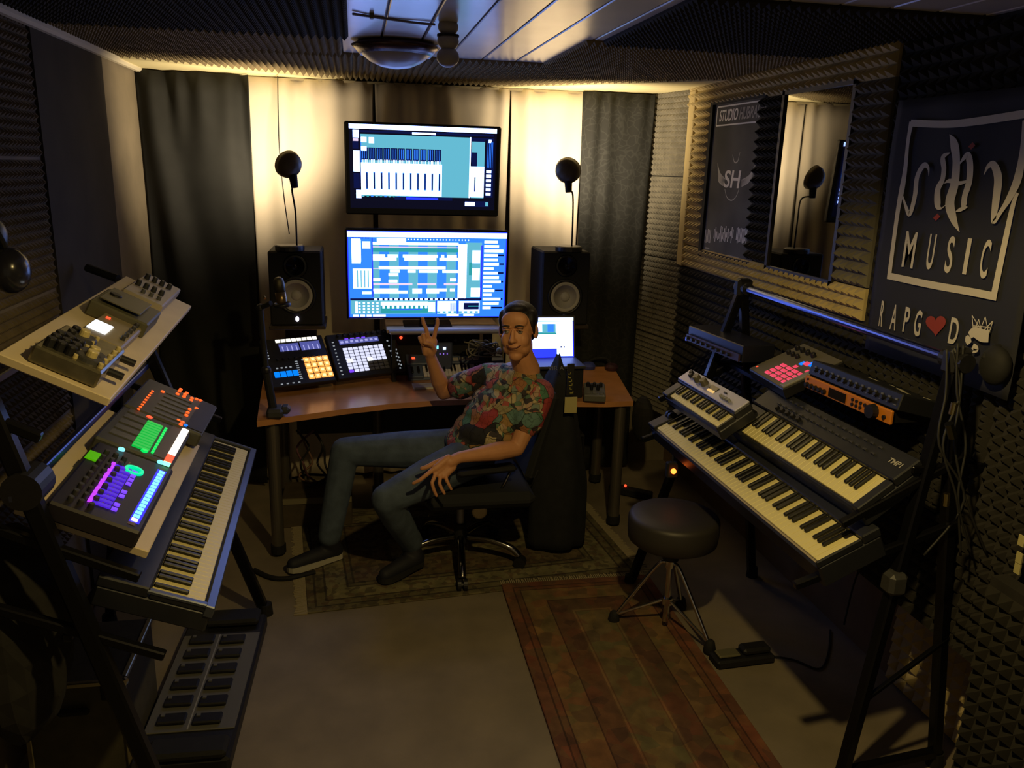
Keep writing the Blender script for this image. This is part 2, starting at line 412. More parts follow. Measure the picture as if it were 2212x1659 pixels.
# poster
XP = 1.787
po = thing('poster', 'grey studio poster with a winged emblem and waveform, left of the mirror', 'poster')
M = wall_frame(XP)
u0, v1 = uv(1546, 227, XP); _, v0 = uv(1520, 541, XP); u1 = u0+0.55
gp = bpy.data.materials.new('poster_print'); gp.use_nodes = True; nt = gp.node_tree; bs = nt.nodes['Principled BSDF']; bs.inputs['Roughness'].default_value = 0.7; bs.inputs['Specular IOR Level'].default_value = 0.2
tc = nt.nodes.new('ShaderNodeTexCoord'); n = nt.nodes.new('ShaderNodeTexNoise'); n.inputs['Scale'].default_value = 3; r = nt.nodes.new('ShaderNodeValToRGB')
r.color_ramp.elements[0].color = (0.05, 0.05, 0.048, 1); r.color_ramp.elements[1].color = (0.16, 0.155, 0.145, 1); r.color_ramp.elements[0].position = .3; r.color_ramp.elements[1].position = .75
nt.links.new(tc.outputs['Object'], n.inputs['Vector']); nt.links.new(n.outputs['Fac'], r.inputs['Fac']); nt.links.new(r.outputs['Color'], bs.inputs['Base Color'])
obj('sheet', B().box(((u0+u1)/2, (v0+v1)/2, -0.002), (u1-u0, v1-v0, 0.004)), gp, po, M=M)
b = B().box((u0-0.015, (v0+v1)/2, 0.004), (0.03, v1-v0+0.06, 0.02)).box(((u0+u1)/2, v1+0.012, 0.004), (u1-u0, 0.024, 0.02)).box(((u0+u1)/2, v0-0.012, 0.004), (u1-u0, 0.024, 0.02))
obj('frame', b, blackm, po, M=M)
pw = mat('print_white', (0.85, 0.83, 0.76), 0.7); pd = mat('print_dim', (0.38, 0.36, 0.33), 0.7)
b = B()
a_, c_ = uv(1551, 232, XP); e_, f_ = uv(1549, 272, XP); w2 = 0.53
for cc, dd in ((((a_+w2/2), c_), (w2, 0.007)), (((a_+w2/2), f_), (w2, 0.007)), ((a_, (c_+f_)/2), (0.007, c_-f_))): b.box((*cc, 0.0008), (*dd, 0.0006))
obj('header_box', b, pw, po, M=M)
ph_ = c_-f_
fit_text('lettering', 'STUDIO', a_+0.03, f_+0.018, a_+0.235, c_-0.016, pw, po, M, 0.2, 0.0012)
fit_text('lettering', 'HUBRAUM', a_+0.25, f_+0.018, a_+0.51, c_-0.016, pd, po, M, 0.2, 0.0012)
q0 = uv(1563, 405, XP); q1 = uv(1601, 368, XP)
fit_text('lettering', 'SH', q0[0], q0[1], q1[0]+0.005, q1[1], mat('print_cream', (0.8, 0.75, 0.65), 0.5), po, M, 0.1, 0.0014)
b = B()
for i in range(6):
    t = i/5
    ribbon(b, [(1567-4*t, 388+12*t, .010), (1556-3*t, 375+16*t, .008), (1550-1*t+3*t, 352+26*t, .001)], XP, 0, 0.001)
    ribbon(b, [(1602+0*t, 390+12*t, .008), (1620-3*t, 378+16*t, .006), (1634-6*t, 350+28*t, .001)], XP, 0, 0.001)
ribbon(b, [(1566, 408, .004), (1570, 425, .004), (1580, 433, .005), (1590, 425, .004), (1597, 408, .004)], XP, 0, 0.001)
ribbon(b, [(1583, 334, .003), (1587, 350, .006), (1594, 348, .006), (1599, 328, .002)], XP, 0, 0.001)
obj('wings', b, mat('print_mid', (0.48, 0.46, 0.42), 0.5), po, M=M)
b = B(); rnd = random.Random(4)
for i in range(34):
    px = 1524+i*2.7; p = uv(px, 508, XP)
    if i in (5, 6, 23, 24): continue
    h = (0.065 if i < 5 or i > 26 else rnd.uniform(0.02, 0.085)); b.box((p[0], p[1]+rnd.uniform(-.008, .008), 0.0008), (0.006, h, 0.0006))
obj('waveform', b, pw, po, M=M, kind='stuff')
q = uv(1523, 535, XP); obj('small_print', B().box((q[0]+0.03, q[1], .0008), (0.05, 0.008, .0006)).box((q[0]+0.33, q[1]-0.012, .0008), (0.12, 0.008, .0006)), pd, po, M=M)
# mirror
XM = 1.785
mi = thing('wall_mirror', 'tall mirror in the foam covered wall, reflecting curtain and lamp', 'mirror')
glass = mat('mirror_glass', (0.30, 0.30, 0.29), 0.015, 1.0)
obj('glass', B().box((-3.065, 1.84, 0), (0.53, 0.72, 0.006)), glass, mi, M=wall_frame(XM))
b = B().box((-3.32, 1.84, 0.004), (0.02, 0.74, 0.016)).box((-2.81, 1.84, 0.004), (0.02, 0.74, 0.016)).box((-3.065, 2.205, 0.004), (0.53, 0.02, 0.016)).box((-3.065, 1.475, 0.004), (0.53, 0.02, 0.016))
obj('frame', b, mat('mirror_frame', (0.02, 0.016, 0.012), 0.5), mi, M=wall_frame(XM))
# banner
XB = 1.742
ba = thing('banner', 'black cloth banner printed with a framed calligraphy emblem and white lettering', 'banner')
bu0, _ = uv(1905, 480, XB); bu1 = bu0+0.66; bv1 = 2.115; bv0 = uv(1900, 765, XB)[1]
vs = []; fs = []; nx, nz = 24, 24
def wob(u, v): return 0.0035*math.sin(u*22+v*3)+0.002*math.sin(v*17)
for k in range(nz+1):
    for i in range(nx+1):
        uu = bu0+(bu1-bu0)*i/nx; vv = bv0+(bv1-bv0)*k/nz; vs.append(V((uu, vv, wob(uu, vv))))
for k in range(nz):
    for i in range(nx):
        a_ = k*(nx+1)+i; fs.append((a_, a_+1, a_+nx+2, a_+nx+1))
cb = B().add(vs, fs); clo = obj('cloth', cb, mat('banner_cloth', (0.014, 0.015, 0.024), 0.85), ba, smooth=True, M=wall_frame(XB))
sm = clo.modifiers.new('t', 'SOLIDIFY'); sm.thickness = 0.003
def z8(x, y, w_=None): 
    p = (1800+x/2.859, 200+y/2.859); return p if w_ is None else (*p, w_)
bw = mat('banner_print', (0.56, 0.52, 0.45), 0.8); br = mat('banner_red', (0.28, 0.035, 0.018), 0.8)
Mp = wall_frame(XB-0.007)
b = B()
RZ = [0.0]
def rb(pts): RZ[0] += 0.0002; ribbon(b, [z8(*p) for p in pts], XB-0.007, 0, RZ[0], 6)
rb([(478, 188, .021), (700, 195, .021), (900, 175, .022), (1178, 132, .022), (1215, 125, .022)])
rb([(484, 180, .022), (462, 300, .016), (444, 480, .020), (424, 600, .026), (395, 760, .020), (344, 1145, .020)])
rb([(335, 1130, .022), (600, 1186, .022), (850, 1230, .022), (1010, 1262, .022)])
rb([(990, 1265, .022), (1060, 930, .020), (1110, 700, .016), (1140, 620, .010)])
rb([(420, 600, .002), (448, 700, .012), (474, 748, .018), (505, 640, .020), (520, 520, .020), (560, 450, .018), (588, 465, .010), (591, 515, .001)])
rb([(932, 510, .001), (955, 460, .012), (990, 445, .020), (1020, 530, .028), (1005, 680, .026), (992, 795, .016), (1040, 730, .014), (1095, 640, .022), (1145, 520, .028), (1172, 350, .018), (1184, 170, .014)])
rb([(720, 258, .001), (748, 320, .030), (762, 420, .030), (752, 560, .034), (722, 680, .038), (745, 780, .026), (782, 862, .001)])
rb([(724, 372, .002), (680, 400, .018), (686, 470, .020), (676, 540, .020), (648, 600, .024), (648, 690, .026), (668, 715, .006), (700, 690, .002)])
rb([(778, 450, .002), (805, 410, .012), (834, 390, .022), (848, 450, .024), (842, 550, .024), (815, 640, .022), (812, 700, .022), (825, 712, .004)])
rb([(690, 560, .002), (720, 545, .012), (780, 560, .012), (850, 540, .004)])
rb([(760, 735, .002), (790, 722, .012), (832, 706, .004)])
for k in range(7):
    a0 = (862+k*0, 1372+0*k)
for (x0, y0, x1, y1) in ((862, 1375, 870, 1480), (990, 1412, 962, 1500), (870, 1480, 962, 1500), (862, 1375, 915, 1460), (915, 1460, 945, 1385), (945, 1385, 965, 1480), (990, 1412, 935, 1470), (905, 1400, 880, 1470), (905, 1400, 925, 1480), (870, 1440, 975, 1450)):
    rb([(x0, y0, .0028), (x1, y1, .0028)])
rb([(850, 1500, .020), (880, 1480, .03), (925, 1500, .036), (968, 1505, .034)])
rb([(835, 1500, .010), (840, 1525, .022), (850, 1550, .018)])
rb([(870, 1565, .018), (890, 1585, .020), (868, 1607, .001)])
obj('emblem', b, bw, ba, M=Mp)
b = B()
for cx_, cy_ in ((855, 328), (638, 768)):
    b = B()
    q = [uv(*z8(cx_+dx, cy_+dy), XB-0.007) for dx, dy in ((-22, 6), (-4, 24), (22, -2), (6, -22))]
    b.add([V((*p, 0)) for p in q], [(0, 1, 2, 3)]); obj('diamond', b, br, ba, M=Mp)
hp = []; b = B()
for k in range(28):
    t = 2*math.pi*k/28; hx = 16*math.sin(t)**3; hy = 13*math.cos(t)-5*math.cos(2*t)-2*math.cos(3*t)-math.cos(4*t)
    hp.append(V((*uv(*z8(633+hx*3.9, 1432-hy*4.4), XB-0.007), 0)))
b.add(hp, [tuple(range(28))])
obj('heart', b, br, ba, M=Mp)
for ch, xa, xb, yb, yt in (('M', 420, 512, 1075, 862), ('U', 566, 630, 1088, 875), ('S', 680, 745, 1110, 888), ('I', 795, 840, 1120, 900), ('C', 892, 965, 1142, 908)):
    p = uv(*z8(xa, yb), XB-0.007); q = uv(*z8(xb, yt+0), XB-0.007)
    uw = uv(*z8(xb-22, yb), XB-0.007)[0]
    fit_text('lettering', ch, p[0], p[1], max(uw, p[0]+0.016), q[1], bw, ba, Mp)
for ch, xa, xb, yb, yt in (('R', 278, 322, 1440, 1290), ('A', 345, 405, 1460, 1315), ('P', 425, 480, 1475, 1330), ('G', 490, 555, 1497, 1350), ('D', 705, 785, 1545, 1400)):
    p = uv(*z8(xa, yb), XB-0.007); q = uv(*z8(xb, yt), XB-0.007)
    fit_text('lettering', ch, p[0], p[1], q[0], q[1], bw, ba, Mp)
# ceiling lamp (off), globes, cable
lp = az(858, 92, 2.325)
tz = ZC-0.001
cl_ = thing('ceiling_lamp', 'unlit round glass bowl lamp with dark rim on the white ceiling boards', 'lamp', loc=(lp.x-0.005, lp.y+0.02, tz))
obj('glass_bowl', B().lathe((0, 0, 0), [(0.145, -0.035), (0.13, -0.055), (0.10, -0.078), (0.06, -0.095), (0.02, -0.102), (0, -0.103)], 32), mat('opal_glass', (0.40, 0.38, 0.42), 0.3), cl_, smooth=True)
obj('rim', B().lathe((0, 0, 0), [(0.10, -0.002), (0.14, -0.006), (0.172, -0.022), (0.158, -0.034), (0.138, -0.055), (0.128, -0.05)], 32), mat('lamp_rim', (0.07, 0.035, 0.03), 0.25, 0.6), cl_, smooth=True)
g = az(968, 60, 2.31)
gl = thing('globe_fixture', 'grey ceiling fitting of three stacked round globes beside the bowl lamp', 'fixture', loc=(g.x, g.y, tz))
gm = mat('grey_globe', (0.34, 0.31, 0.28), 0.4)
for zz, rr in ((-0.022, 0.034), (-0.065, 0.036), (-0.115, 0.038)):
    obj('globe', B().sph((0, 0.0, zz), (rr, rr, rr*0.85), 18), gm, gl, smooth=True)
obj('collar', B().cyl((0, 0, -0.045), (0, 0, -0.052), 0.037, n=18), blackm, gl)
pts = spl([az(762, 30, 2.32), az(803, 36, 2.322), az(860, 44, 2.322), az(905, 50, 2.32), az(940, 53, 2.32)], 4)
o = thing('ceiling_cable', 'thin cable clipped across the white ceiling boards towards the globes', 'cable')
obj('cord', B().tube(pts, 0.004), mat('cord_grey', (0.2, 0.18, 0.22), 0.6), o); c = az(803, 34, 2.32); obj('clip', B().box(c, (0.014, 0.03, 0.018), bev=.003), mat('clip', (0.1, 0.09, 0.05), 0.6), o)
dl = thing('downlight', 'small recessed downlight in the ceiling above the floor', 'lamp', loc=(KEY.x, KEY.y, ZC))
obj('ring', B().lathe((0, 0, 0), [(0.05, 0), (0.06, -0.01), (0.045, -0.015), (0.04, -0.002)], 20), silver, dl, smooth=True)
# ------------------------------------------------------------ rugs
def rug_mat(name, base, band, cell, hw, hl, stripes, scale):
    m = bpy.data.materials.new(name); m.use_nodes = True; nt = m.node_tree; L = nt.links; bs = nt.nodes['Principled BSDF']; bs.inputs['Roughness'].default_value = 0.95
    N = lambda t: nt.nodes.new(t)
    def mth(op, a, b=None):
        n = N('ShaderNodeMath'); n.operation = op
        for i, q in enumerate((a, b)):
            if q is None: continue
            if hasattr(q, 'links'): L.new(q, n.inputs[i])
            else: n.inputs[i].default_value = q
        return n.outputs[0]
    tc = N('ShaderNodeTexCoord'); sp = N('ShaderNodeSeparateXYZ'); L.new(tc.outputs['Object'], sp.inputs[0])
    dx = mth('SUBTRACT', hw, mth('ABSOLUTE', sp.outputs[0])); dy = mth('SUBTRACT', hl, mth('ABSOLUTE', sp.outputs[1]))
    d = mth('DIVIDE', mth('MINIMUM', dx, dy), min(hw, hl))
    r = N('ShaderNodeValToRGB'); r.color_ramp.interpolation = 'CONSTANT'; L.new(d, r.inputs[0])
    e = r.color_ramp.elements
    for i, (p, c) in enumerate(stripes):
        if i < 2: e[i].position = p; e[i].color = (*c, 1)
        else: q = e.new(p); q.color = (*c, 1)
    vo = N('ShaderNodeTexVoronoi'); vo.inputs['Scale'].default_value = scale; vo.feature = 'F1'; L.new(tc.outputs['Object'], vo.inputs['Vector'])
    r2 = N('ShaderNodeValToRGB'); r2.color_ramp.interpolation = 'CONSTANT'; L.new(vo.outputs['Color'], r2.inputs[0]); e2 = r2.color_ramp.elements
    for i, (p, c) in enumerate(cell):
        if i < 2: e2[i].position = p; e2[i].color = (*c, 1)
        else: q = e2.new(p); q.color = (*c, 1)
    mx = N('ShaderNodeMixRGB'); mx.blend_type = 'OVERLAY'; mx.inputs[0].default_value = 0.62; L.new(r.outputs[0], mx.inputs[1]); L.new(r2.outputs[0], mx.inputs[2])
    n = N('ShaderNodeTexNoise'); n.inputs['Scale'].default_value = 16; n.inputs['Detail'].default_value = 6; L.new(tc.outputs['Object'], n.inputs['Vector'])
    mx2 = N('ShaderNodeMixRGB'); mx2.blend_type = 'MULTIPLY'; mx2.inputs[0].default_value = 0.85; L.new(mx.outputs[0], mx2.inputs[1]); L.new(n.outputs['Fac'], mx2.inputs[2])
    L.new(mx2.outputs[0], bs.inputs['Base Color'])
    n3 = N('ShaderNodeTexNoise'); n3.inputs['Scale'].default_value = 350; L.new(tc.outputs['Object'], n3.inputs['Vector'])
    bp = N('ShaderNodeBump'); bp.inputs['Strength'].default_value = .5; bp.inputs['Distance'].default_value = .003; L.new(n3.outputs['Fac'], bp.inputs['Height']); L.new(bp.outputs['Normal'], bs.inputs['Normal'])
    return m
def fringe(parent, x0, x1, y, side, seed=1, along='x', ln=0.05):
    b = B(); rnd = random.Random(seed); n = int(abs(x1-x0)/0.009)
    for i in range(n):
        x = x0+(x1-x0)*i/n; l = ln*rnd.uniform(.8, 1.15); dx = rnd.uniform(-.004, .004)
        p0 = V((x, y, 0.004)); p1 = V((x+dx, y+side*l, 0.003))
        if along == 'y': p0 = V((y, x, 0.004)); p1 = V((y+side*l, x+dx, 0.003))
        b.cyl(p0, p1, 0.0045, 0.003, 4)
    obj('fringe', b, fringem, parent, kind='stuff')
g0, g1, g2, g3 = (0.16, 0.14, 0.085), (0.30, 0.27, 0.16), (0.09, 0.075, 0.05), (0.22, 0.19, 0.11)
st1 = [(0.0, g3), (0.06, g2), (0.08, g3), (0.15, g2), (0.17, g1), (0.34, g2), (0.36, g3), (0.40, g2), (0.42, (0.20, 0.15, 0.09)), (0.75, g0), (0.8, g1)]
ce1 = [(0.0, (0.5, 0.47, 0.38)), (0.30, (0.18, 0.15, 0.12)), (0.45, (0.62, 0.58, 0.44)), (0.62, (0.34, 0.2, 0.16)), (0.75, (0.5, 0.5, 0.36))]
rc = V((0.495, 3.78, 0))
r1 = thing('rug', 'beige and olive patterned rug with pale fringed ends under the desk chair', 'rug', loc=rc); r1.rotation_euler.z = R(5)
obj('pile', B().box((0, 0, 0.004), (1.56, 1.04, 0.008), bev=0.003), rug_mat('rug_beige', g0, g1, ce1, 0.78, 0.52, st1, 42), r1)
fringe(r1, -0.52, 0.52, 0.78, 1, 1, 'y'); fringe(r1, -0.52, 0.52, -0.78, -1, 2, 'y')
o0, o1, o2, o3 = (0.24, 0.14, 0.065), (0.23, 0.17, 0.085), (0.10, 0.05, 0.03), (0.18, 0.10, 0.055)
st2 = [(0.0, (0.25, 0.12, 0.07)), (0.12, o2), (0.14, (0.22, 0.11, 0.06)), (0.20, o2), (0.215, (0.26, 0.18, 0.085)), (0.49, o2), (0.505, o3), (0.74, (0.2, 0.12, .06)), (0.755, (0.30, 0.2, 0.1)), (0.78, (0.2, 0.12, .06)), (0.795, (0.22, 0.18, 0.09))]
ce2 = [(0.0, (0.58, 0.46, 0.34)), (0.28, (0.46, 0.48, 0.34)), (0.42, (0.66, 0.36, 0.26)), (0.60, (0.36, 0.26, 0.24)), (0.75, (0.72, 0.55, 0.34))]
r2 = thing('rug', 'long rust orange runner rug with banded borders beneath the drum stool', 'rug', loc=(0.972, 2.38, 0.009)); r2.rotation_euler.z = R(-0.5)
obj('pile', B().box((0, 0, 0.0), (0.71, 1.86, 0.016), bev=0.003), rug_mat('rug_rust', o0, o1, ce2, 0.355, 0.93, st2, 17), r2)
fringe(r2, -0.355, 0.355, 0.93, 1, 3, 'x', 0.035); fringe(r2, -0.355, 0.355, -0.93, -1, 4, 'x', 0.035)

# ------------------------------------------------------------ desk
dk = thing('desk', 'long beech desk with curved front and round metal legs', 'desk')
poly = [(-0.461, 3.675), (-0.291, 3.745), (-0.058, 3.838), (0.167, 3.905), (0.38, 3.94), (0.60, 3.945), (0.82, 3.92), (1.05, 3.86), (1.25, 3.835), (1.395, 3.84), (1.52, 4.58), (-0.52, 4.58)]
obj('desk_top', B().prism(poly, 0.692, 0.72), woodt, dk)
for (x, y) in ((-0.403, 3.763), (1.345, 3.89), (-0.42, 4.50), (1.42, 4.50), (0.10, 4.45)):
    l = obj('leg', B().cyl((x, y, 0.06), (x, y, 0.692), 0.03, n=20), mat('leg_metal', (0.20, 0.18, 0.15), 0.35, 0.7), dk, smooth=False)
    obj('foot', B().cyl((x, y, 0.02), (x, y, 0.062), 0.036, n=20).cyl((x, y, 0.0), (x, y, 0.02), 0.014, n=12), blackm, l)
obj('back_panel', B().box((0.5, 4.53, 0.52), (1.7, 0.02, 0.3)), dgrey, dk)
# shelf for the lower screen
sh = thing('monitor_shelf', 'low wooden shelf with silver front rail under the big lower screen', 'shelf')
p = ay(840, 712, 4.2); q = ay(1080, 708, 4.2)
obj('shelf_board', B().box(((p.x+q.x)/2, 4.37, p.z-0.012), (q.x-p.x+0.02, 0.32, 0.018), bev=.002), mat('shelf_tan', (0.40, 0.27, 0.13), 0.5, noise=.1), sh)
obj('rail', B().box(((p.x+q.x)/2, 4.195, p.z-0.012), (q.x-p.x, 0.022, 0.026), bev=0.008), silver, sh)
for x in (p.x+0.03, q.x-0.03): obj('leg', B().box((x, 4.42, (p.z+0.70)/2), (0.02, 0.2, p.z-0.02-0.72)), blackm, sh)

# ------------------------------------------------------------ screens
E_W = mat('screen_white', (0.0, 0.0, 0.0), 0.3, emit=6.5, ecol=(0.26, 0.38, 1.0))
E_C = mat('screen_cyan', (0, 0, 0), 0.3, emit=1.0, ecol=(0.13, 0.50, 0.66))
E_S = mat('screen_sky', (0, 0, 0), 0.3, emit=1.5, ecol=(0.025, 0.18, 0.9))
E_D = mat('screen_navy', (0, 0, 0), 0.3, emit=0.20, ecol=(0.01, 0.03, 0.30))
E_B = mat('screen_blue', (0, 0, 0), 0.3, emit=3.0, ecol=(0.010, 0.02, 1.0))
E_K = mat('screen_black', (0.002, 0.002, 0.004), 0.2, emit=0.012, ecol=(0.1, 0.15, 1.0))
E_T = mat('screen_teal', (0, 0, 0), 0.3, emit=0.55, ecol=(0.05, 0.65, 0.72))
E_P = mat('screen_pink', (0, 0, 0), 0.3, emit=0.95, ecol=(0.95, 0.75, 1.0))
SM = [E_W, E_C, E_S, E_D, E_B, E_K, E_T, E_P]
class Scr:
    # flat picture on a screen: rectangles in 0..1 (u right, v down)
    def __init__(s, w, h): s.b = B(); s.w = w; s.h = h; s.n = 0
    def r(s, u0, v0, u1, v1, mi):
        s.n += 1; z = s.n*0.000004; s.b.mi = mi
        f = lambda u, v: V(((u-.5)*s.w, (.5-v)*s.h, z))
        s.b.add([f(u0, v1), f(u1, v1), f(u1, v0), f(u0, v0)], [(0, 1, 2, 3)]); return s
def quad_frame(tl, tr, bl, y, tilt):
    # upright panel facing the room (-y); X right, Y up, Z towards the room; tilt > 0 leans the top forward
    a, b_, c_ = ay(*tl, y), ay(*tr, y), ay(*bl, y)
    ctr = (b_+c_)/2; X = V((b_.x-a.x, 0, 0)).normalized()
    Y = V((0, -math.sin(tilt), math.cos(tilt))); Z = X.cross(Y)
    M = Matrix((X, Y, Z)).transposed().to_4x4(); M.translation = ctr
    return M, (b_.x-a.x), (a.z-c_.z)
# upper television
M, W, H = quad_frame((741, 263), (1081, 272), (749, 466), 4.5, R(5))
tv = thing('television', 'black framed television hung on the curtain above the lower screen, showing a mixing desk', 'television', M=M)
obj('bezel', B().box((0, 0, -0.022), (W, H, 0.04), bev=0.008), blacks, tv)
s = Scr(W*0.94, H*0.90); r = s.r
r(0, 0, 1, 1, 5); r(0, 0.0, 1, 0.055, 0); r(0.02, .07, .98, .095, 3); r(0.42, .075, .58, .10, 0); r(.02, .115, .98, .135, 3)
r(.025, .07, .065, .16, 0); r(.025, .17, .06, .20, 7); r(.022, .20, .06, .29, 3); r(.025, .31, .068, .56, 0); r(.025, .58, .065, .76, 3); r(.04, .78, .075, .88, 0)
r(.075, .115, .82, .85, 1); r(.075, .14, .08, .85, 2)
for i in range(11):
    u = .078+i*.0495; r(u, .27, u+.045, .42, 3)
    for k in range(3): r(u+.008+k*.012, .28, u+.012+k*.012, .40, 2)
    for k in range(4): r(u+.006+k*.010, .41, u+.010+k*.010, .45, 0)
r(.078, .15, .115, .21, 0); r(.078, .26, .115, .31, 0); r(.13, .15, .165, .22, 0)
r(.075, .45, .625, .84, 0)
for i in range(11):
    u = .11+i*.0495; r(u-.003, .56, u+.010, .77, 2); r(u, .57, u+.008, .76, 3)
r(.815, .11, .823, .85, 0); r(.83, .12, .92, .16, 3); r(.83, .16, .92, .85, 1); r(.83, .29, .868, .46, 3); r(.82, .46, .92, .84, 0); r(.852, .59, .862, .77, 3)
r(.93, .12, .985, .84, 3); r(.945, .13, .965, .17, 0)
for k in range(4): r(.94+k*.011, .16, .943+k*.011, .47, 2)
for k in range(6): r(.935, .50+k*.056, .97, .535+k*.056, 0)
for k in range(12): r(.08+k*.03, .845, .095+k*.03, .862, [1, 6, 2][k % 3])
r(.30, .85, .70, .89, 3); r(.38, .86, .60, .885, 4); r(.79, .89, .96, .96, 3); r(.79, .90, .86, .95, 0); r(.935, .90, .955, .95, 1)
obj('display', s.b, SM, tv, M=Matrix.Translation((0, 0.012, -0.0015)))
obj('bracket', B().box((0, 0.0, -0.19), (0.12, 0.12, 0.31)), blackm, tv)
# lower screen
M, W, H = quad_frame((742, 497), (1093, 499), (756, 690), 4.3, R(4))
mo = thing('computer_monitor', 'big lower computer screen on the shelf, glowing with an arrangement window', 'monitor', M=M)
obj('bezel', B().box((0, 0, -0.02), (W+0.01, H+0.015, 0.035), bev=0.006), blacks, mo)
s = Scr(W*0.985, H*0.985); r = s.r
r(0, 0, 1, 1, 4); r(.006, .008, .994, .995, 2); r(.0, .01, 1.0, .07, 0)
r(.02, .085, .15, .40, 2); r(.025, .09, .08, .37, 0); r(.09, .12, .14, .2, 0); r(.07, .1, .082, .35, 0); r(.03, .43, .145, .66, 0)
for k in range(4): r(.055+k*.022, .45, .062+k*.022, .65, 1)
r(.03, .66, .145, .75, 2); r(.085, .695, .142, .725, 0)
for k in range(14): r(.02+k*.009, .072, .024+k*.009, .09, 4)
r(.148, .08, .155, .76, 4); r(.18, .08, .36, .12, 0); r(.36, .08, .84, .11, 2)
for k in range(20): r(.37+k*.02, .085, .376+k*.02, .10, 0)
r(.155, .12, .84, .77, 1)
for i, u in enumerate((.195, .315, .435, .555, .675)): r(u, .12, u+.06, .77, 2)
r(.155, .125, .69, .155, 0); r(.155, .175, .69, .185, 7); r(.155, .19, .69, .235, 6)
rnd = random.Random(11)
for row, segs in ((.265, ((.155, .23), (.245, .31), (.34, .45), (.45, .56), (.58, .60), (.62, .68))), (.30, ((.155, .30), (.35, .55), (.57, .69))), (.40, ((.19, .25), (.25, .44), (.44, .56), (.55, .61))), (.44, ((.26, .32), (.37, .42), (.44, .56), (.59, .69))), (.48, ((.25, .31),)), (.54, ((.155, .20), (.64, .68))), (.555, ((.25, .305),)), (.66, ((.155, .31), (.40, .46), (.49, .62), (.64, .67))), (.685, ((.16, .37), (.40, .46), (.49, .57)))):
    for a_, b_ in segs: r(a_, row, b_, row+.034, 0)
for u0, u1 in ((.155, .40), (.43, .55), (.60, .69)): r(u0, .595, u1, .62, 7)
for u0, u1 in ((.155, .25), (.31, .44), (.56, .6)): r(u0, .425, u1, .432, 7)
r(.69, .14, .745, .775, 0); r(.75, .20, .84, .76, 1); r(.78, .21, .83, .36, 0); r(.78, .42, .83, .56, 0); r(.775, .65, .835, .76, 0); r(.76, .35, .78, .5, 6)
r(.835, .15, .848, .80, 4); r(.85, .085, .99, .93, 2)
for k in range(16):
    v = .095+k*.052; l = rnd.uniform(.05, .13); r(.855, v, .855+l, v+.032, 0)
    if k > 2 and k % 2: r(.855+l+.004, v+.004, .985, v+.024, 3)
r(.01, .775, .845, .80, 3)
for k in range(17): r(.16+k*.032, .775, .178+k*.032, .80, 0)
r(.015, .80, .55, .96, 1); r(.20, .815, .50, .86, 0); r(.20, .86, .53, .95, 6); r(.26, .905, .46, .916, 4); r(.50, .82, .545, .94, 0)
for k in range(10):
    r(.21+k*.03, .86, .225+k*.03, .895, 0)
for k in range(5):
    for j in range(4): r(.06+k*.028, .82+j*.035, .073+k*.028, .84+j*.035, 0)
r(.04, .81, .055, .95, 0); r(.55, .80, .556, .97, 4); r(.56, .81, .68, .96, 0)
for k in range(7): r(.645+k*.006, .83, .648+k*.006, .93, 4)
r(.69, .80, .694, .97, 4); r(.70, .81, .835, .96, 0); r(.73, .83, .83, .91, 3); r(.76, .865, .83, .877, 6)
for k in range(8): r(.56+k*.035, .93, .58+k*.035, .955, 1)
r(.02, .965, .845, .993, 2)
for u0, u1 in ((.025, .06), (.07, .10), (.11, .14), (.15, .23), (.62, .70), (.73, .80)): r(u0, .966, u1, .99, 0)
obj('display', s.b, SM, mo, M=Matrix.Translation((0, 0.0, -0.0015)))
obj('stand', B().box((0.0, -H/2-0.01, -0.06), (0.08, 0.10, 0.03), bev=.005).box((0, -H/2-0.045, -0.03), (0.26, 0.012, 0.16), bev=.004), blacks, mo)

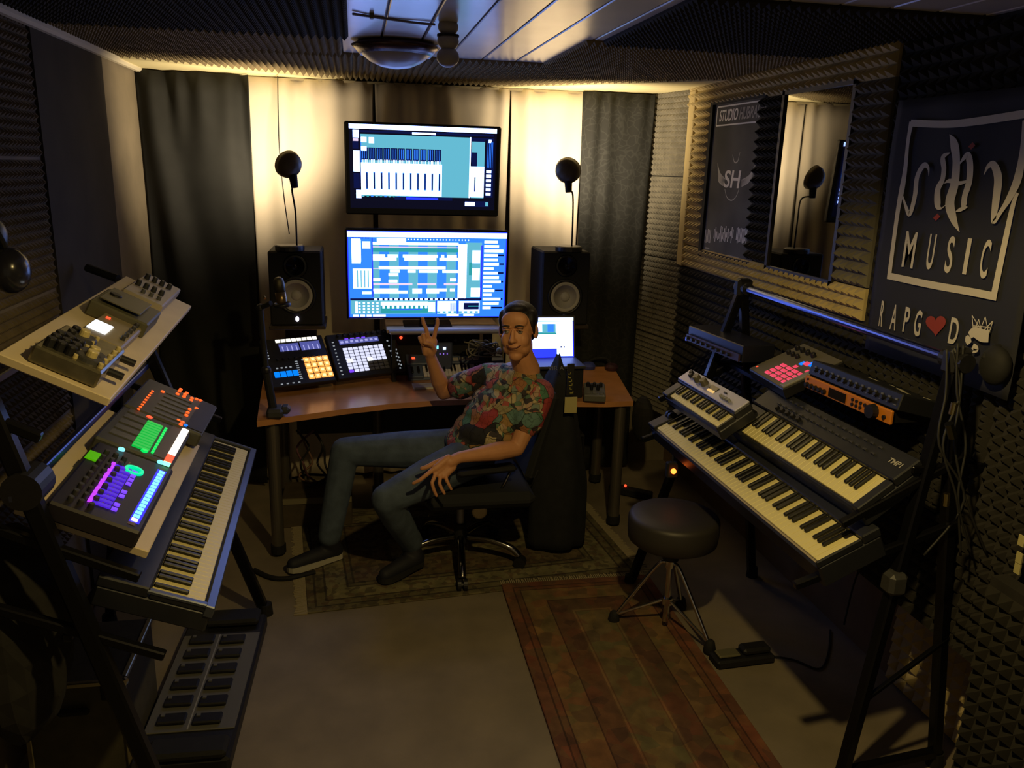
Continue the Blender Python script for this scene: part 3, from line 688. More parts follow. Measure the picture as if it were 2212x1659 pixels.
# ------------------------------------------------------------ speakers and desk lamps
cone_m = mat('speaker_cone', (0.50, 0.47, 0.42), 0.6)
led_w = mat('led_white', (0, 0, 0), emit=4.0, ecol=(0.85, 0.75, 1.0))
def speaker(xc, label, side):
    zt, zb = ay(xc, 543, 4.2).z, ay(xc, 703, 4.2).z
    x0 = ay(xc, 620, 4.2).x; w_ = 0.262; cxx = x0+side*w_/2
    o = thing('studio_speaker', label, 'speaker', loc=(cxx, 4.2, zb))
    h = zt-zb
    obj('cabinet', B().box((0, 0.15, h/2), (w_, 0.30, h), bev=0.008), blackm, o)
    Mx = Matrix.Rotation(R(90), 4, 'X')
    cz = 0.155
    Mr = Matrix.Translation((0, -0.003, cz)) @ Mx
    obj('woofer', B().lathe((0, 0, 0), [(0.082, 0.0), (0.078, 0.004), (0.070, 0.002), (0.045, -0.006), (0.028, -0.010), (0.026, 0.002), (0.015, 0.008), (0, 0.010)], 32), cone_m, o, smooth=True, M=Mr)
    obj('woofer_ring', B().lathe((0, 0, 0), [(0.098, -0.002), (0.096, 0.004), (0.083, 0.005), (0.082, -0.002)], 32), black, o, smooth=True, M=Mr)
    Mt = Matrix.Translation((0, -0.003, h-0.075)) @ Mx
    obj('tweeter', B().lathe((0, 0, 0), [(0.060, 0), (0.055, 0.004), (0.028, -0.008), (0.014, -0.006), (0.008, 0.002), (0, 0.003)], 28), blacks, o, smooth=True, M=Mt)
    obj('power_light', B().lathe((0, 0, 0), [(0.009, 0), (0.009, 0.002), (0, 0.003)], 12), led_w, o, M=Matrix.Translation((0.0, -0.002, 0.035)) @ Mx @ Matrix.Scale(1.5, 4, (0, 1, 0)))
    pl = thing('speaker_stand', 'dark box stand on the desk carrying the '+('left' if side < 0 else 'right')+' studio speaker', 'stand', loc=(cxx, 4.33, 0.72))
    obj('upright', B().box((0, 0.13, (zb-0.72)/2-0.01), (0.16, 0.10, zb-0.72-0.02)), mat('dark_walnut', (0.035, 0.022, 0.013), 0.6, noise=.2), pl)
    obj('plate', B().box((0, 0, zb-0.72-0.01), (0.28, 0.28, 0.02), bev=.003), mat('dark_walnut', (0,)*3), pl)
    return o, cxx, zt
spl_, sxl, zl = speaker(697, 'left black studio speaker with pale cone, behind the microphone', -1)
spr_, sxr, zr = speaker(1170, 'right black studio speaker with pale cone, behind the laptop', 1)
def desk_lamp(head, base_px, zt, label, tgt, bend):
    bx = ay(*base_px, 4.24).x
    o = thing('desk_lamp', label, 'lamp', loc=(bx, 4.24, zt))
    lo = lambda p: V(p)-V((bx, 4.24, zt))
    obj('base', B().lathe((0, 0, 0), [(0.0, 0), (0.072, 0), (0.072, 0.022), (0.066, 0.027), (0, 0.027)], 28), mat('lamp_black', (0.02, 0.017, 0.013), 0.4), o, smooth=False)
    h = lo(head); d = (tgt-head).normalized()
    nb = h+V((0.018*bend, -0.012, -0.075))
    obj('neck', B().tube(spl([V((0.028*bend+.006, 0, 0.027)), V((0.030*bend+.004, 0, h.z*0.45)), V((0.022*bend, 0, h.z*0.72)), nb+V((0.006*bend, 0, -0.02)), nb]), 0.0045, 8), mat('lamp_neck', (0.03, 0.025, 0.02), 0.35, .5), o, smooth=True)
    obj('socket', B().cyl(nb+V((0.004*bend, 0, -0.03)), nb+V((-0.004*bend, 0.01, 0.035)), 0.017, 0.021, 16), blackm, o)
    Ms = Matrix.Translation(h) @ d.to_track_quat('Z', 'Y').to_matrix().to_4x4()
    # bowl shade, open towards the curtain
    obj('shade', B().lathe((0, 0, 0), [(0, -0.046), (0.025, -0.043), (0.048, -0.030), (0.063, -0.008), (0.068, 0.018), (0.066, 0.018), (0.060, -0.006), (0.045, -0.027), (0.02, -0.040), (0, -0.043)], 32), mat('lamp_shade', (0.10, 0.07, 0.035), 0.45), o, smooth=True, M=Ms)
    return o
desk_lamp(LAMP_L, (626, 530), zl, 'black ball headed desk lamp on top of the left speaker', TGT_L, 1)
desk_lamp(LAMP_R, (1229, 528), zr, 'black ball headed desk lamp on top of the right speaker', TGT_R, 0.35)
a_ = ay(600, 165, 4.6); b_ = ay(604, 330, 4.45); c_ = ay(625, 505, 4.3)
o = obj('hanging_cord', B().tube(spl([a_, ay(601, 250, 4.55), b_, ay(614, 430, 4.38), c_]), 0.0028, 6), blackm); tag(o, 'thin black cord hanging down the bright curtain behind the left lamp', 'cable')
o = obj('speaker_cable', B().tube(spl([ay(1166, 545, 4.5), ay(1159, 565, 4.5), ay(1156, 600, 4.5), ay(1157, 650, 4.5), ay(1155, 700, 4.5)]), 0.0028, 6), blackm); tag(o, 'thin dark cable running down beside the right speaker', 'cable')

# ------------------------------------------------------------ helpers for tilted gear
def plane_from(fl, fr, rear, z, at='l'):
    A, D = az(*fl, z), az(*fr, z); X = (D-A).normalized(); P0 = A if at == 'l' else D
    d = ray(*rear); t = (P0-V((0, 0, CAMZ))).dot(X)/d.dot(X); Q = V((0, 0, CAMZ))+d*t
    H = V((0, 0, 1)).cross(X); q = Q-P0; tilt = math.atan2(q.z, q.dot(H))
    return frame(A, X, tilt), (D-A).length, q.length, tilt
def onp(M, px, py, h=0.0):
    Mi = M.inverted(); o_ = Mi @ V((0, 0, CAMZ)); d = Mi.to_3x3() @ ray(px, py); t = (h-o_.z)/d.z; p = o_+d*t
    return p.x, p.y
def led(name, col, e): return mat(name, (0.0, 0.0, 0.0), 0.4, emit=e, ecol=col)
L_or = led('pad_orange', (1.0, 0.36, 0.07), 1.6); L_orh = led('pad_orange_core', (1.0, 0.72, 0.35), 1.5)
L_wh = led('pad_white', (0.72, 0.74, 1.0), 1.1); L_bl = led('pad_blue', (0.0, 0.22, 1.0), 1.1); L_vi = led('pad_violet', (0.18, 0.05, 1.0), 1.3)
L_gr = led('led_green', (0.0, 0.85, 0.12), 1.0); L_cy = led('led_cyan', (0.25, 0.9, 1.0), 1.3); L_rd = led('led_red', (1.0, 0.06, 0.02), 2.2); L_pk = led('pad_pink', (1.0, 0.07, 0.13), 0.85)
L_am = led('led_amber', (1.0, 0.11, 0.015), 1.5); L_hot = led('led_hot', (1.0, 0.85, 0.7), 2.2); L_pu = led('led_purple', (0.55, 0.05, 1.0), 1.2); L_tx = led('key_legend', (0.55, 0.6, 0.65), 0.5); L_scr = led('small_lcd', (0.16, 0.18, 0.65), 0.55)
PADM = {}
def pads(parent, name, M, x0, y0, x1, y1, nx, ny, m, h=0.004, gap=0.15, pick=None, core=None):
    w_, d_ = (x1-x0)/nx, (y1-y0)/ny
    for j in range(ny):
        for i in range(nx):
            mm = pick(i, j) if pick else m
            if mm is None: continue
            key = (round(w_, 5), round(d_, 5), h, mm.name)
            if key not in PADM: PADM[key] = mesh(B().box((0, 0, h/2), (abs(w_)*(1-gap), abs(d_)*(1-gap), h), bev=min(abs(w_), abs(d_))*0.12), mm, name=name)
            o = obj(name, PADM[key], None, parent, M=M @ Matrix.Translation((x0+w_*(i+.5), y0+d_*(j+.5), 0)))
            if core:
                k2 = ('core', key)
                if k2 not in PADM: PADM[k2] = mesh(B().box((0, 0, h+0.0006), (abs(w_)*.45, abs(d_)*.45, 0.0012), bev=abs(w_)*0.1), core, name='glow')
                obj('glow', PADM[k2], None, o)
def knob(parent, x, y, r_, h, m, z=0, name='knob', n=14):
    return obj(name, B().lathe((x, y, z), [(r_, 0), (r_*.92, h*.85), (r_*.8, h), (0, h)], n), m, parent)
I4 = Matrix.Identity(4)

# ------------------------------------------------------------ keyboards with real keys
KM = {}
def keyboard(name, label, P, fr_px, rear_px, z, nwhite, start, body, klen=None, lm=0.02, rm=0.02, rear=0.1, front=0.02, thick=0.07, at='r', wm=None, cheek=0.0):
    M, Lk, kd, tilt = plane_from(P, fr_px, rear_px, z, at)
    kd = klen or kd; ww = Lk/nwhite
    o = thing(name, label, 'keyboard', M=M)
    b = B()
    b.box(((Lk+rm-lm)/2, (kd+rear-front)/2, -0.012-thick/2), (Lk+lm+rm, kd+rear+front, thick), bev=0.006)
    b.box(((Lk+rm-lm)/2, kd+rear/2+0.002, 0.0), (Lk+lm+rm, rear, 0.03), bev=0.004)
    b.box((-lm/2-0.001, (kd-front)/2, -0.004), (lm-0.003, kd+front, 0.022), bev=0.003)
    b.box((Lk+rm/2+0.001, (kd-front)/2, -0.004), (rm-0.003, kd+front, 0.022), bev=0.003)
    obj('body', b, body, o)
    kw = (round(ww, 5), round(kd, 4))
    if kw not in KM:
        KM[kw] = (mesh(B().box((ww/2, kd/2, -0.008), (ww*0.95, kd, 0.016), bev=0.0012), wm or whitek, name='white_key'),
                  mesh(B().box((0, kd*0.66, 0.005), (ww*0.56, kd*0.66, 0.012), bev=0.003), blackk, name='black_key'))
    for i in range(nwhite): obj('white_key', KM[kw][0], None, o, loc=(i*ww, 0, 0))
    for i in range(nwhite-1):
        if (start+i) % 7 in (2, 6): continue      # no black key after E and B (C = 0)
        obj('black_key', KM[kw][1], None, o, loc=((i+1)*ww, 0, 0))
    return o, M, Lk, kd
kbody = mat('kb_body', (0.025, 0.027, 0.034), 0.4, 0.2, noise=.1)
kblue = mat('kb_rail_screen_tint', (0.11, 0.125, 0.17), 0.32, 0.6)  # rail colour carries the blue light of the screens
k88, M88, L88, d88 = keyboard('stage_piano', 'longest black stage piano with ivory keys, lowest on the right stand', (1419, 924), (1768, 1212), (1858, 1165), 0.80, 52, 5, kbody, lm=0.075, rm=0.012, rear=0.06, thick=0.075, front=0.012, at='r')
obj('front_strip', B().box((L88/2, -0.003, -0.018), (L88, 0.006, 0.02)), mat('key_front', (0.35, 0.3, 0.2), .5), k88)
for i in (0, 1): obj('wheel', B().cyl((-0.052+i*0.026, d88*0.62, 0.004), (-0.038+i*0.026, d88*0.62, 0.004), 0.022, n=18), black, k88)
k49, M49, L49, d49 = keyboard('synthesizer', 'black synthesizer with full size keys behind the stage piano, under the orange rack unit', (1602, 931), (1845, 1088), (1915, 1036), 0.95, 29, 0, kbody, lm=0.10, rm=0.035, rear=0.10, thick=0.055, front=0.012, at='r')
for i in (0, 1): obj('wheel', B().cyl((-0.075+i*0.03, d49*0.6, 0.006), (-0.06+i*0.03, d49*0.6, 0.006), 0.024, n=18), blacks, k49)
fit_text('lettering', 'TMP1', L49-0.045, d49+0.045, L49+0.012, d49+0.063, mat('legend', (0.45, 0.43, 0.36), .6), k49, I4, z=0.0165)
b = B(); rnd = random.Random(5)
for i in range(16):
    for j in range(2): b.box((0.03+i*0.036+rnd.uniform(-.003, .003), d49+0.045+j*0.03, 0.018), (0.016, 0.007, 0.006))
obj('button_rows', b, dgrey, k49, kind='stuff')
for i in range(5): knob(k49, 0.05+i*0.035, d49+0.025, 0.009, 0.014, black, 0.015)
mk, Mmk, Lmk, dmk = keyboard('mini_synthesizer', 'small synthesizer with mini keys and a silver blue knob panel', (1447, 855), (1551, 923), (1585, 900), 0.97, 22, 0, kbody, lm=0.055, rm=0.010, rear=0.075, thick=0.045, front=0.010, at='r')
pan = mat('silver_panel', (0.44, 0.45, 0.60), 0.38, 0.35)
obj('panel', B().box((Lmk/2-0.02, dmk+0.042, 0.020), (Lmk+0.06, 0.068, 0.008), bev=.002), pan, mk)
for x, y, r_ in ((-0.005, .058, .010), (.012, .045, .010), (0.075, .045, .017), (0.135, .045, .017)): knob(mk, x, dmk+y, r_, r_*1.5, mat('knob_olive', (0.12, 0.11, 0.07), .35) if r_ > .011 else black, 0.024)
obj('lcd', B().box((0.21, dmk+0.048, 0.0255), (0.055, 0.022, 0.003)), blacks, mk); obj('lcd_glow', B().box((0.21, dmk+0.032, 0.0255), (0.05, 0.010, 0.003)), led('lcd_amber', (1, .62, .2), .8), mk)
for x in (.30, .32, .34, .36): knob(mk, x, dmk+.032, .007, .014, lgrey, 0.024)
obj('power_dot', B().box((0.29, dmk+.055, 0.026), (0.02, 0.006, 0.004)), black, mk)
kl, Mkl, Lkl, dkl = keyboard('piano_keyboard', 'long piano keyboard on the left stand, its rails tinted by screen light, running towards the desk', (441, 1303), (536, 974), (327, 1274), 0.73, 52, 5, kbody, lm=0.022, rm=0.022, rear=0.13, front=0.026, thick=0.06, at='l')
obj('front_rail', B().box((Lkl/2, -0.018, -0.008), (Lkl+.05, 0.026, 0.034), bev=.003), kblue, kl)
obj('end_rail', B().box((-0.014, dkl/2, 0.004), (0.018, dkl+.02, 0.012), bev=.003), kblue, kl); obj('end_rail', B().box((Lkl+0.014, dkl/2, 0.004), (0.018, dkl+.02, 0.012), bev=.003), kblue, kl)

# ------------------------------------------------------------ gear on the right stand
def fbox(name, label, cat, fl, fr, rear, z, thick, m, at='l'):
    M, W, D, t = plane_from(fl, fr, rear, z, at); o = thing(name, label, cat, M=M)
    obj('case', B().box((W/2, D/2, -thick/2), (W, D, thick), bev=0.004), m, o); return o, M, W, D
sa, Ms, Ws, Ds = fbox('sampler', 'grey drum sampler with glowing pink pads, left of the orange rack unit', 'sampler', (1617, 797), (1691, 841), (1737, 742), 1.12, 0.042, black)
obj('top_plate', B().box((Ws/2, Ds/2, 0.0012), (Ws*.97, Ds*.97, 0.0024)), mat('sampler_grey', (0.16, 0.145, 0.10), .5), sa)
obj('wrist_rest', B().box((Ws-0.02, Ds/2-0.03, 0.004), (0.03, Ds*0.7, 0.008), bev=.002), lgrey, sa)
p0 = onp(Ms, 1658, 807); p1 = onp(Ms, 1705, 783); p2 = onp(Ms, 1697, 829)
x0 = min(p0[0], p1[0]); x1 = max(p2[0], p1[0]+0.10)
ps = Ws*0.62
pads(sa, 'pad', I4, Ws*0.31, Ds*0.08, Ws*0.31+ps, Ds*0.08+Ds*0.36, 4, 4, L_pk, 0.006, 0.24)
obj('lcd', B().box((Ws*0.65, Ds*0.63, 0.003), (0.035, 0.02, 0.004)), L_pk, sa); obj('lcd_ring', B().box((Ws*0.58, Ds*0.60, 0.003), (0.02, 0.022, 0.004)).box((Ws*0.72, Ds*0.66, 0.003), (0.03, 0.024, 0.004)), L_bl, sa)
for q in range(4): knob(sa, Ws*(0.12+0.14*q), Ds*0.82, 0.011, 0.02, black)
for q in range(3): knob(sa, Ws*(0.12+0.12*q), Ds*0.66, 0.010, 0.018, black)
obj('mode_button', B().box((Ws*.58, Ds*.48, .003), (.02, .014, .005)).box((Ws*.86, Ds*.5, .003), (.02, .014, .005)), L_pk, sa); obj('record_light', B().box((0.02, 0.03, 0.002), (0.008, 0.008, 0.003)), L_rd, sa)
# orange rack unit and black unit on top
A = az(1739, 836, 1.135); D_ = az(1925, 919, 1.135)
Mr = frame(A, D_-A, R(0)); W = (D_-A).length
ru = thing('rack_unit', 'slim orange fronted rack unit beneath the black rack unit', 'rack unit', M=Mr)
om = mat('orange_panel', (0.62, 0.20, 0.012), 0.5, noise=.08)
hh = 0.046
obj('case', B().box((W/2, 0.115, hh/2), (W*0.94, 0.21, hh*0.94)), black, ru)
obj('front_panel', B().box((W/2, 0.0, hh/2), (W, 0.012, hh), bev=0.003), om, ru)
obj('display', B().box((W*0.42, -0.007, hh*0.5), (W*0.2, 0.003, hh*0.66)), blacks, ru)
MX = Matrix.Rotation(R(90), 4, 'X')
def fknob(o, x, z, r_, d_, m=black): obj('knob', B().lathe((0, 0, 0), [(r_, 0), (r_*.9, d_), (0, d_)], 14), m, o, M=Matrix.Translation((x, -0.006, z)) @ MX)
for i in range(5): fknob(ru, W*(0.05+i*0.055), hh*0.36, 0.0085, 0.012)
fknob(ru, W*0.05, hh*0.78, 0.004, 0.004)
for i in range(4): fknob(ru, W*(0.60+i*0.045), hh*0.68, 0.0055, 0.005)
for i in range(3): fknob(ru, W*(0.60+i*0.045), hh*0.34, 0.0055, 0.005)
fknob(ru, W*0.83, hh*0.5, 0.024, 0.02); fknob(ru, W*0.94, hh*0.4, 0.007, 0.006)
bu = thing('rack_unit', 'black rack unit with white markings on its flat top, on the orange unit', 'rack unit', M=Mr @ Matrix.Translation((0.0, 0.01, hh+0.001)) @ Matrix.Rotation(R(-14), 4, 'X'))
obj('case', B().box((W/2+.005, 0.105, 0.028), (W+0.01, 0.22, 0.054), bev=.003), mat('rack_black', (0.011, 0.012, 0.016), .5), bu)
b = B(); rnd = random.Random(8)
for i in range(14): b.box((0.03+i*0.032, -0.006, 0.034), (0.010, 0.003, 0.006)); b.box((0.03+i*0.032, -0.006, 0.016), (0.014, 0.003, 0.003))
obj('front_legend', b, mgrey, bu, kind='stuff')
for i in range(13):
    fknob(bu, 0.04+i*0.032, 0.025, 0.007, 0.012)
b = B()
for x, y, w_ in ((.14, .22, .06), (.20, .1, .05), (.27, .12, .02), (.33, .1, .03), (.36, .08, .04), (.40, .06, .04), (.42, .13, .03), (.28, .2, .03), (.44, .16, .02)): b.box((x, y, 0.0556), (w_, 0.006, 0.001))
obj('top_legend', b, mat('legend_cream', (0.4, 0.37, 0.24), .6), bu, kind='stuff')
A = az(1483, 737, 1.13); D_ = az(1600, 786, 1.13); Mr2 = frame(A, D_-A, R(0)); W2 = (D_-A).length
fu = thing('rack_unit', 'small bluish rack unit at the far end of the right stand', 'rack unit', M=Mr2)
obj('case', B().box((W2/2, 0.08, 0.037), (W2, 0.15, 0.072), bev=.004), mat('rack_bluish', (0.016, 0.018, 0.032), .4, .3), fu)
obj('front_strip', B().box((W2/2, -0.004, 0.022), (W2*0.96, 0.008, 0.03)), mat('rack_plum', (0.05, 0.03, 0.045), .5), fu)
for i in range(9): fknob(fu, 0.03+i*0.042, 0.022, 0.008, 0.014)
obj('power_light', B().box((0.004, -0.006, 0.012), (0.008, 0.004, 0.016)), led('led_dim_blue', (.1, .15, 1), .5), fu)

# ------------------------------------------------------------ stands
def bar(p0, p1, w_, m, parent, name='tube', d_=None):
    p0, p1 = V(p0), V(p1); d = p1-p0; Mq = d.to_track_quat('Z', 'Y').to_matrix().to_4x4(); Mq.translation = (p0+p1)/2
    return obj(name, B().box((0, 0, 0), (w_, d_ or w_, d.length), bev=w_*0.15), m, parent, M=Mq)
rs = thing('keyboard_stand', 'black tube keyboard stand with tiers along the right wall', 'stand')
T1, T2 = V((1.645, 3.25, 1.395)), V((1.655, 1.95, 1.38))
obj('top_bar', B().cyl(T1, T2, 0.015, n=16), steel, rs)
for T_, F, Rr in ((T1, V((1.225, 3.25, 0.0)), V((1.84, 3.25, 0))), (T2, V((1.47, 1.92, 0.0)), V((1.845, 1.96, 0.0)))):
    l = bar(T_+V((0, 0, 0.02)), F, 0.036, bmetal, rs, 'leg'); l2 = bar(T_, Rr, 0.036, bmetal, rs, 'leg')
    obj('clamp', B().box(T_, (0.07, 0.05, 0.08), bev=.012).cyl(T_+V((0, -0.045, 0)), T_+V((0, 0.045, 0)), 0.026, n=16), black, rs)
    for p_, q_ in ((F, F), (Rr, Rr)): obj('foot', B().cyl(p_+V((0, 0, 0)), p_+V((0, 0, 0.05)), 0.028, 0.024, 14), blackm, rs)
bar((1.50, 1.92, 0.30), (1.845, 1.95, 0.52), 0.014, bmetal, rs, 'brace')
bar((1.47, 1.92, 0.05), (1.845, 1.96, 0.05), 0.030, bmetal, rs, 'brace')
obj('joint', B().box((1.553, 1.925, 0.71), (0.06, 0.06, 0.07), bev=.012), dgrey, rs)
def legx(T_, F, z): t = (T_.z-z)/(T_.z-F.z); return T_+(F-T_)*t
for T_, F, yy in ((T1, V((1.225, 3.25, 0.0)), 3.0), (T2, V((1.47, 1.92, 0.0)), 2.0)):
    for zt, xo in ((0.715, 1.235), (0.90, 1.36 if yy < 2.5 else 1.30), (1.06, 1.56)):
        s_ = legx(T_, F, zt); e_ = V((xo, s_.y, zt)); far = V((1.72, s_.y, zt+(0.13 if zt < 1 else 0)))
        bar(e_, V((1.74 if zt < 1 else 1.82, s_.y, zt+(0.17 if zt < .8 else 0.2 if zt < 1 else 0.0))), 0.024, bmetal, rs, 'arm')
bar((1.70, 3.25, 0.88), (1.72, 1.95, 0.88), 0.024, bmetal, rs, 'cross_bar')
bar((1.60, 3.25, 1.065), (1.60, 1.95, 1.065), 0.022, bmetal, rs, 'cross_bar'); bar((1.78, 3.25, 1.065), (1.78, 1.95, 1.065), 0.022, bmetal, rs, 'cross_bar')
ls = thing('keyboard_stand', 'black tube keyboard stand with tiers along the left wall', 'stand')
U1, U2 = V((-0.862, 3.22, 1.40)), V((-0.845, 1.93, 1.44))
LF = (V((-0.41, 3.22, 0.0)), V((-0.49, 1.95, 0.0))); LR = (V((-1.03, 3.22, 0)), V((-1.0, 1.93, 0)))
for T_, F, Rr in ((U1, LF[0], LR[0]), (U2, LF[1], LR[1])):
    bar(T_, F, 0.042, bmetal, ls, 'leg'); bar(T_, Rr, 0.036, bmetal, ls, 'leg')
    for p_ in (F, Rr): obj('foot', B().cyl(p_, p_+V((0, 0, 0.05)), 0.03, 0.026, 14), blackm, ls)
    for zt, xo in ((0.645, -0.50), (0.87, -0.54), (1.24, -0.72)):
        s_ = legx(T_, F, zt); bar(V((xo, s_.y, zt)), V((-0.95, s_.y, zt+(0.2 if zt < 1 else 0.12))), 0.024, bmetal, ls, 'arm')
bar((-0.79, 3.22, 1.105), (-0.785, 1.90, 1.105), 0.02, steel, ls, 'cross_bar'); bar((-0.93, 3.22, 1.30), (-0.93, 1.90, 1.30), 0.022, bmetal, ls, 'cross_bar')
bar((-0.70, 3.22, 0.72), (-0.72, 1.93, 0.72), 0.022, bmetal, ls, 'cross_bar'); bar((-0.96, 1.93, 0.2), (-0.53, 1.94, 0.1), 0.015, bmetal, ls, 'brace')
obj('joint', B().cyl((-0.765, 1.90, 1.12), (-0.765, 1.99, 1.12), 0.045, n=18), black, ls)
o = obj('support_rod', B().tube([ay(188, 578, 3.4), ay(255, 602, 3.35)], 0.016, 10), blackm); tag(o, 'short black rod sticking out behind the upper white board', 'rod')

# ------------------------------------------------------------ white boards and the gear on them (left)
def board(label, nf, ff, nr, z, thick, ext=None):
    M, W, D, t = plane_from(nf, ff, nr, z, 'l'); o = thing('shelf_board', label, 'board', M=M)
    obj('panel', B().box((W/2, D/2, -thick/2), (W, D, thick), bev=0.0025), boardw, o); return o, M, W, D
b1, Mb1, Wb1, Db1 = board('upper white board on the left stand, crowded with small effects gear', (239, 862), (414, 661), (-6, 762), 1.30, 0.022)
b2, Mb2, Wb2, Db2 = board('lower white board on the left stand under the glowing groove boxes', (322, 1192), (432, 962), (35, 1093), 0.915, 0.022)
def onbox(parentM, name, label, cat, c1, c2, h, m, lift=0.0, c3=None):
    # gear standing on a board: c1, c2 = opposite top corners in plan
    p = onp(parentM, *c1, h+lift); q = onp(parentM, *c2, h+lift)
    x0, x1 = sorted((p[0], q[0])); y0, y1 = sorted((p[1], q[1])); 
    M = parentM @ Matrix.Translation((x0, y0, lift+0.0005)); o = thing(name, label, cat, M=M)
    obj('case', B().box(((x1-x0)/2, (y1-y0)/2, h/2), (x1-x0, y1-y0, h), bev=0.005), m, o); return o, x1-x0, y1-y0
met = mat('worn_metal', (0.23, 0.21, 0.14), 0.3, 0.75, noise=.2, nscale=30)
fx, w_, d_ = onbox(Mb1, 'effects_unit', 'metal effects unit crowded with knobs, nearest on the upper white board', 'effects unit', (220, 806), (142, 700), 0.045, met)
kb = black; yl = mat('warm_cap', (0.6, 0.5, 0.22), .35)
rnd = random.Random(3)
for i in range(3):
    for j in range(3): knob(fx, w_*(0.13+0.14*i), d_*(0.55+0.15*j), 0.013, 0.024, kb, 0.045)
for i, (a_, c_) in enumerate(((.55, .3), (.22, .28), (.75, .62))):
    obj('jog_wheel', B().lathe((w_*a_ if i else w_*.35, d_*c_, 0.045), [(0.036, 0), (0.034, 0.008), (0.03, 0.010), (0, 0.010)], 24), dgrey, fx); knob(fx, w_*a_ if i else w_*.35, d_*c_, 0.014, 0.016, yl, 0.055)
for i in range(5): knob(fx, w_*(.12+.18*i), d_*.08, .007, .012, yl, .045); knob(fx, w_*(.1+.2*i), d_*.45, .006, .01, yl, .045)
for i in range(3): knob(fx, w_*(.5+.16*i), d_*.78, .011, .02, kb, .045)
for t in (.3, .85):
    obj('cable_plug', B().cyl((w_*t, -0.002, 0.03), (w_*t, -0.04, 0.03), 0.010, n=12), black, fx)
sd, w_, d_ = onbox(Mb1, 'display_unit', 'flat grey unit with a bright white display, mid board', 'effects unit', (264, 752), (240, 664), 0.03, mat('unit_tan', (0.30, 0.25, 0.15), .5))
pS = onp(sd.matrix_world, 213, 707, 0.031)
obj('display', B().box((w_*0.28, d_*0.74, 0.032), (0.10, 0.052, 0.004), bev=.001), led('lcd_white', (.9, .95, 1), 2.5), sd); obj('record_light', B().box((w_*.62, d_*.80, .032), (.012, .012, .004)), L_rd, sd)
for i in range(6): knob(sd, w_*(.2+.13*i), d_*.14, .007, .014, dgrey, .03)
gb, w_, d_ = onbox(Mb1, 'effects_unit', 'dark olive effects unit raised across the middle of the upper board', 'effects unit', (320, 702), (235, 622), 0.05, mat('unit_olive', (0.10, 0.095, 0.055), .55))
obj('top_plate', B().box((w_/2, d_*.55, 0.062), (w_*.8, d_*.7, 0.004), bev=.001), mat('unit_olive2', (0.14, 0.13, 0.075), .5), gb); knob(gb, w_*.5, d_*.75, .02, .008, black, .062)
wd_, w_, d_ = onbox(Mb1, 'effects_unit', 'pale cream unit with small knobs at the far end of the upper board', 'effects unit', (352, 662), (316, 590), 0.035, mat('unit_cream', (0.48, 0.42, 0.32), .5))
for i in range(2):
    for j in range(4): knob(wd_, w_*(.35+.4*i), d_*(.25+.2*j), .010, .022, dgrey, .035)
for i in range(3): knob(wd_, w_*.15, d_*(.2+.2*i), .008, .015, mgrey, .035)

# groove boxes
g1, w_, d_ = onbox(Mb2, 'drum_machine', 'black drum machine with violet pads and a row of blue step lights', 'drum machine', (312, 1150), (262, 925), 0.055, mat('groove_black', (0.020, 0.017, 0.022), .45))
def lp_(o, px, py, h): return onp(o.matrix_world, px, py, h)
def line_leds(o, name, p0, p1, n, m, size, h, pick=None):
    a = V((*lp_(o, *p0, h), h)); c = V((*lp_(o, *p1, h), h)); dd = (c-a)/(n-1)
    for i in range(n):
        mm = pick(i) if pick else m
        k = (name, round(size[0], 4), round(size[1], 4), mm.name)
        if k not in PADM: PADM[k] = mesh(B().box((0, 0, 0.002), (*size, 0.004), bev=0.001), mm, name=name)
        obj(name, PADM[k], None, o, loc=a+dd*i)
def gearbox(pM, name, label, nf, ff, nr, h, m, lift=0.0):
    # board-aligned box from near-front, far-front and near-rear top corners
    a = V((*onp(pM, *nf, h+lift), 0)); f = V((*onp(pM, *ff, h+lift), 0)); r_ = V((*onp(pM, *nr, h+lift), 0))
    X = (f-a); W_ = X.length; X.normalize(); Y = V((-X.y, X.x, 0)); D_ = abs((r_-a).dot(Y))
    M = Matrix((X, Y, V((0, 0, 1)))).transposed().to_4x4(); M.translation = V((a.x, a.y, lift+0.0005))
    o = thing(name, label, 'groove box', M=pM @ M); obj('case', B().box((W_/2, D_/2, h/2), (W_, D_, h), bev=0.006), m, o); return o, W_, D_
for ch in list(g1.children): bpy.data.objects.remove(ch)
bpy.data.objects.remove(g1)
gm1 = mat('groove_black', (0.02,)*3); gm2 = mat('groove_grey', (0.07, 0.07, 0.055), .5)
g1, w1, d1 = gearbox(Mb2, 'drum_machine', 'black drum machine with violet faders and a row of blue step lights', (305, 1152), (376, 1014), (112, 1072), 0.05, gm1)
line_leds(g1, 'step_button', (290, 1124), (349, 1022), 16, L_cy, (w1*0.030, 0.016), 0.0505, lambda i: L_hot if i == 0 else L_cy)
a_, c_ = lp_(g1, 290, 1124, .0495), lp_(g1, 349, 1022, .0495)
obj('light_strip', B().box(((a_[0]+c_[0])/2, (a_[1]+c_[1])/2, 0.0508), (abs(c_[0]-a_[0])+.03, 0.026, 0.0012)), led('strip_blue', (.03, .02, 1), 1.0), g1)
a_ = lp_(g1, 234, 1097, .05); c_ = lp_(g1, 280, 1018, .05)
for i in range(11):
    t = i/10; x = a_[0]+(c_[0]-a_[0])*t; y = a_[1]+(c_[1]-a_[1])*t
    obj('fader', B().box((x, y+0.018, 0.052), (w1*0.031, 0.045, 0.006), bev=.001), led('fader_violet', (.10, .02, .9), .7), g1); obj('fader_light', B().box((x, y+0.046, 0.053), (w1*0.028, 0.010, 0.008)), L_pu, g1)
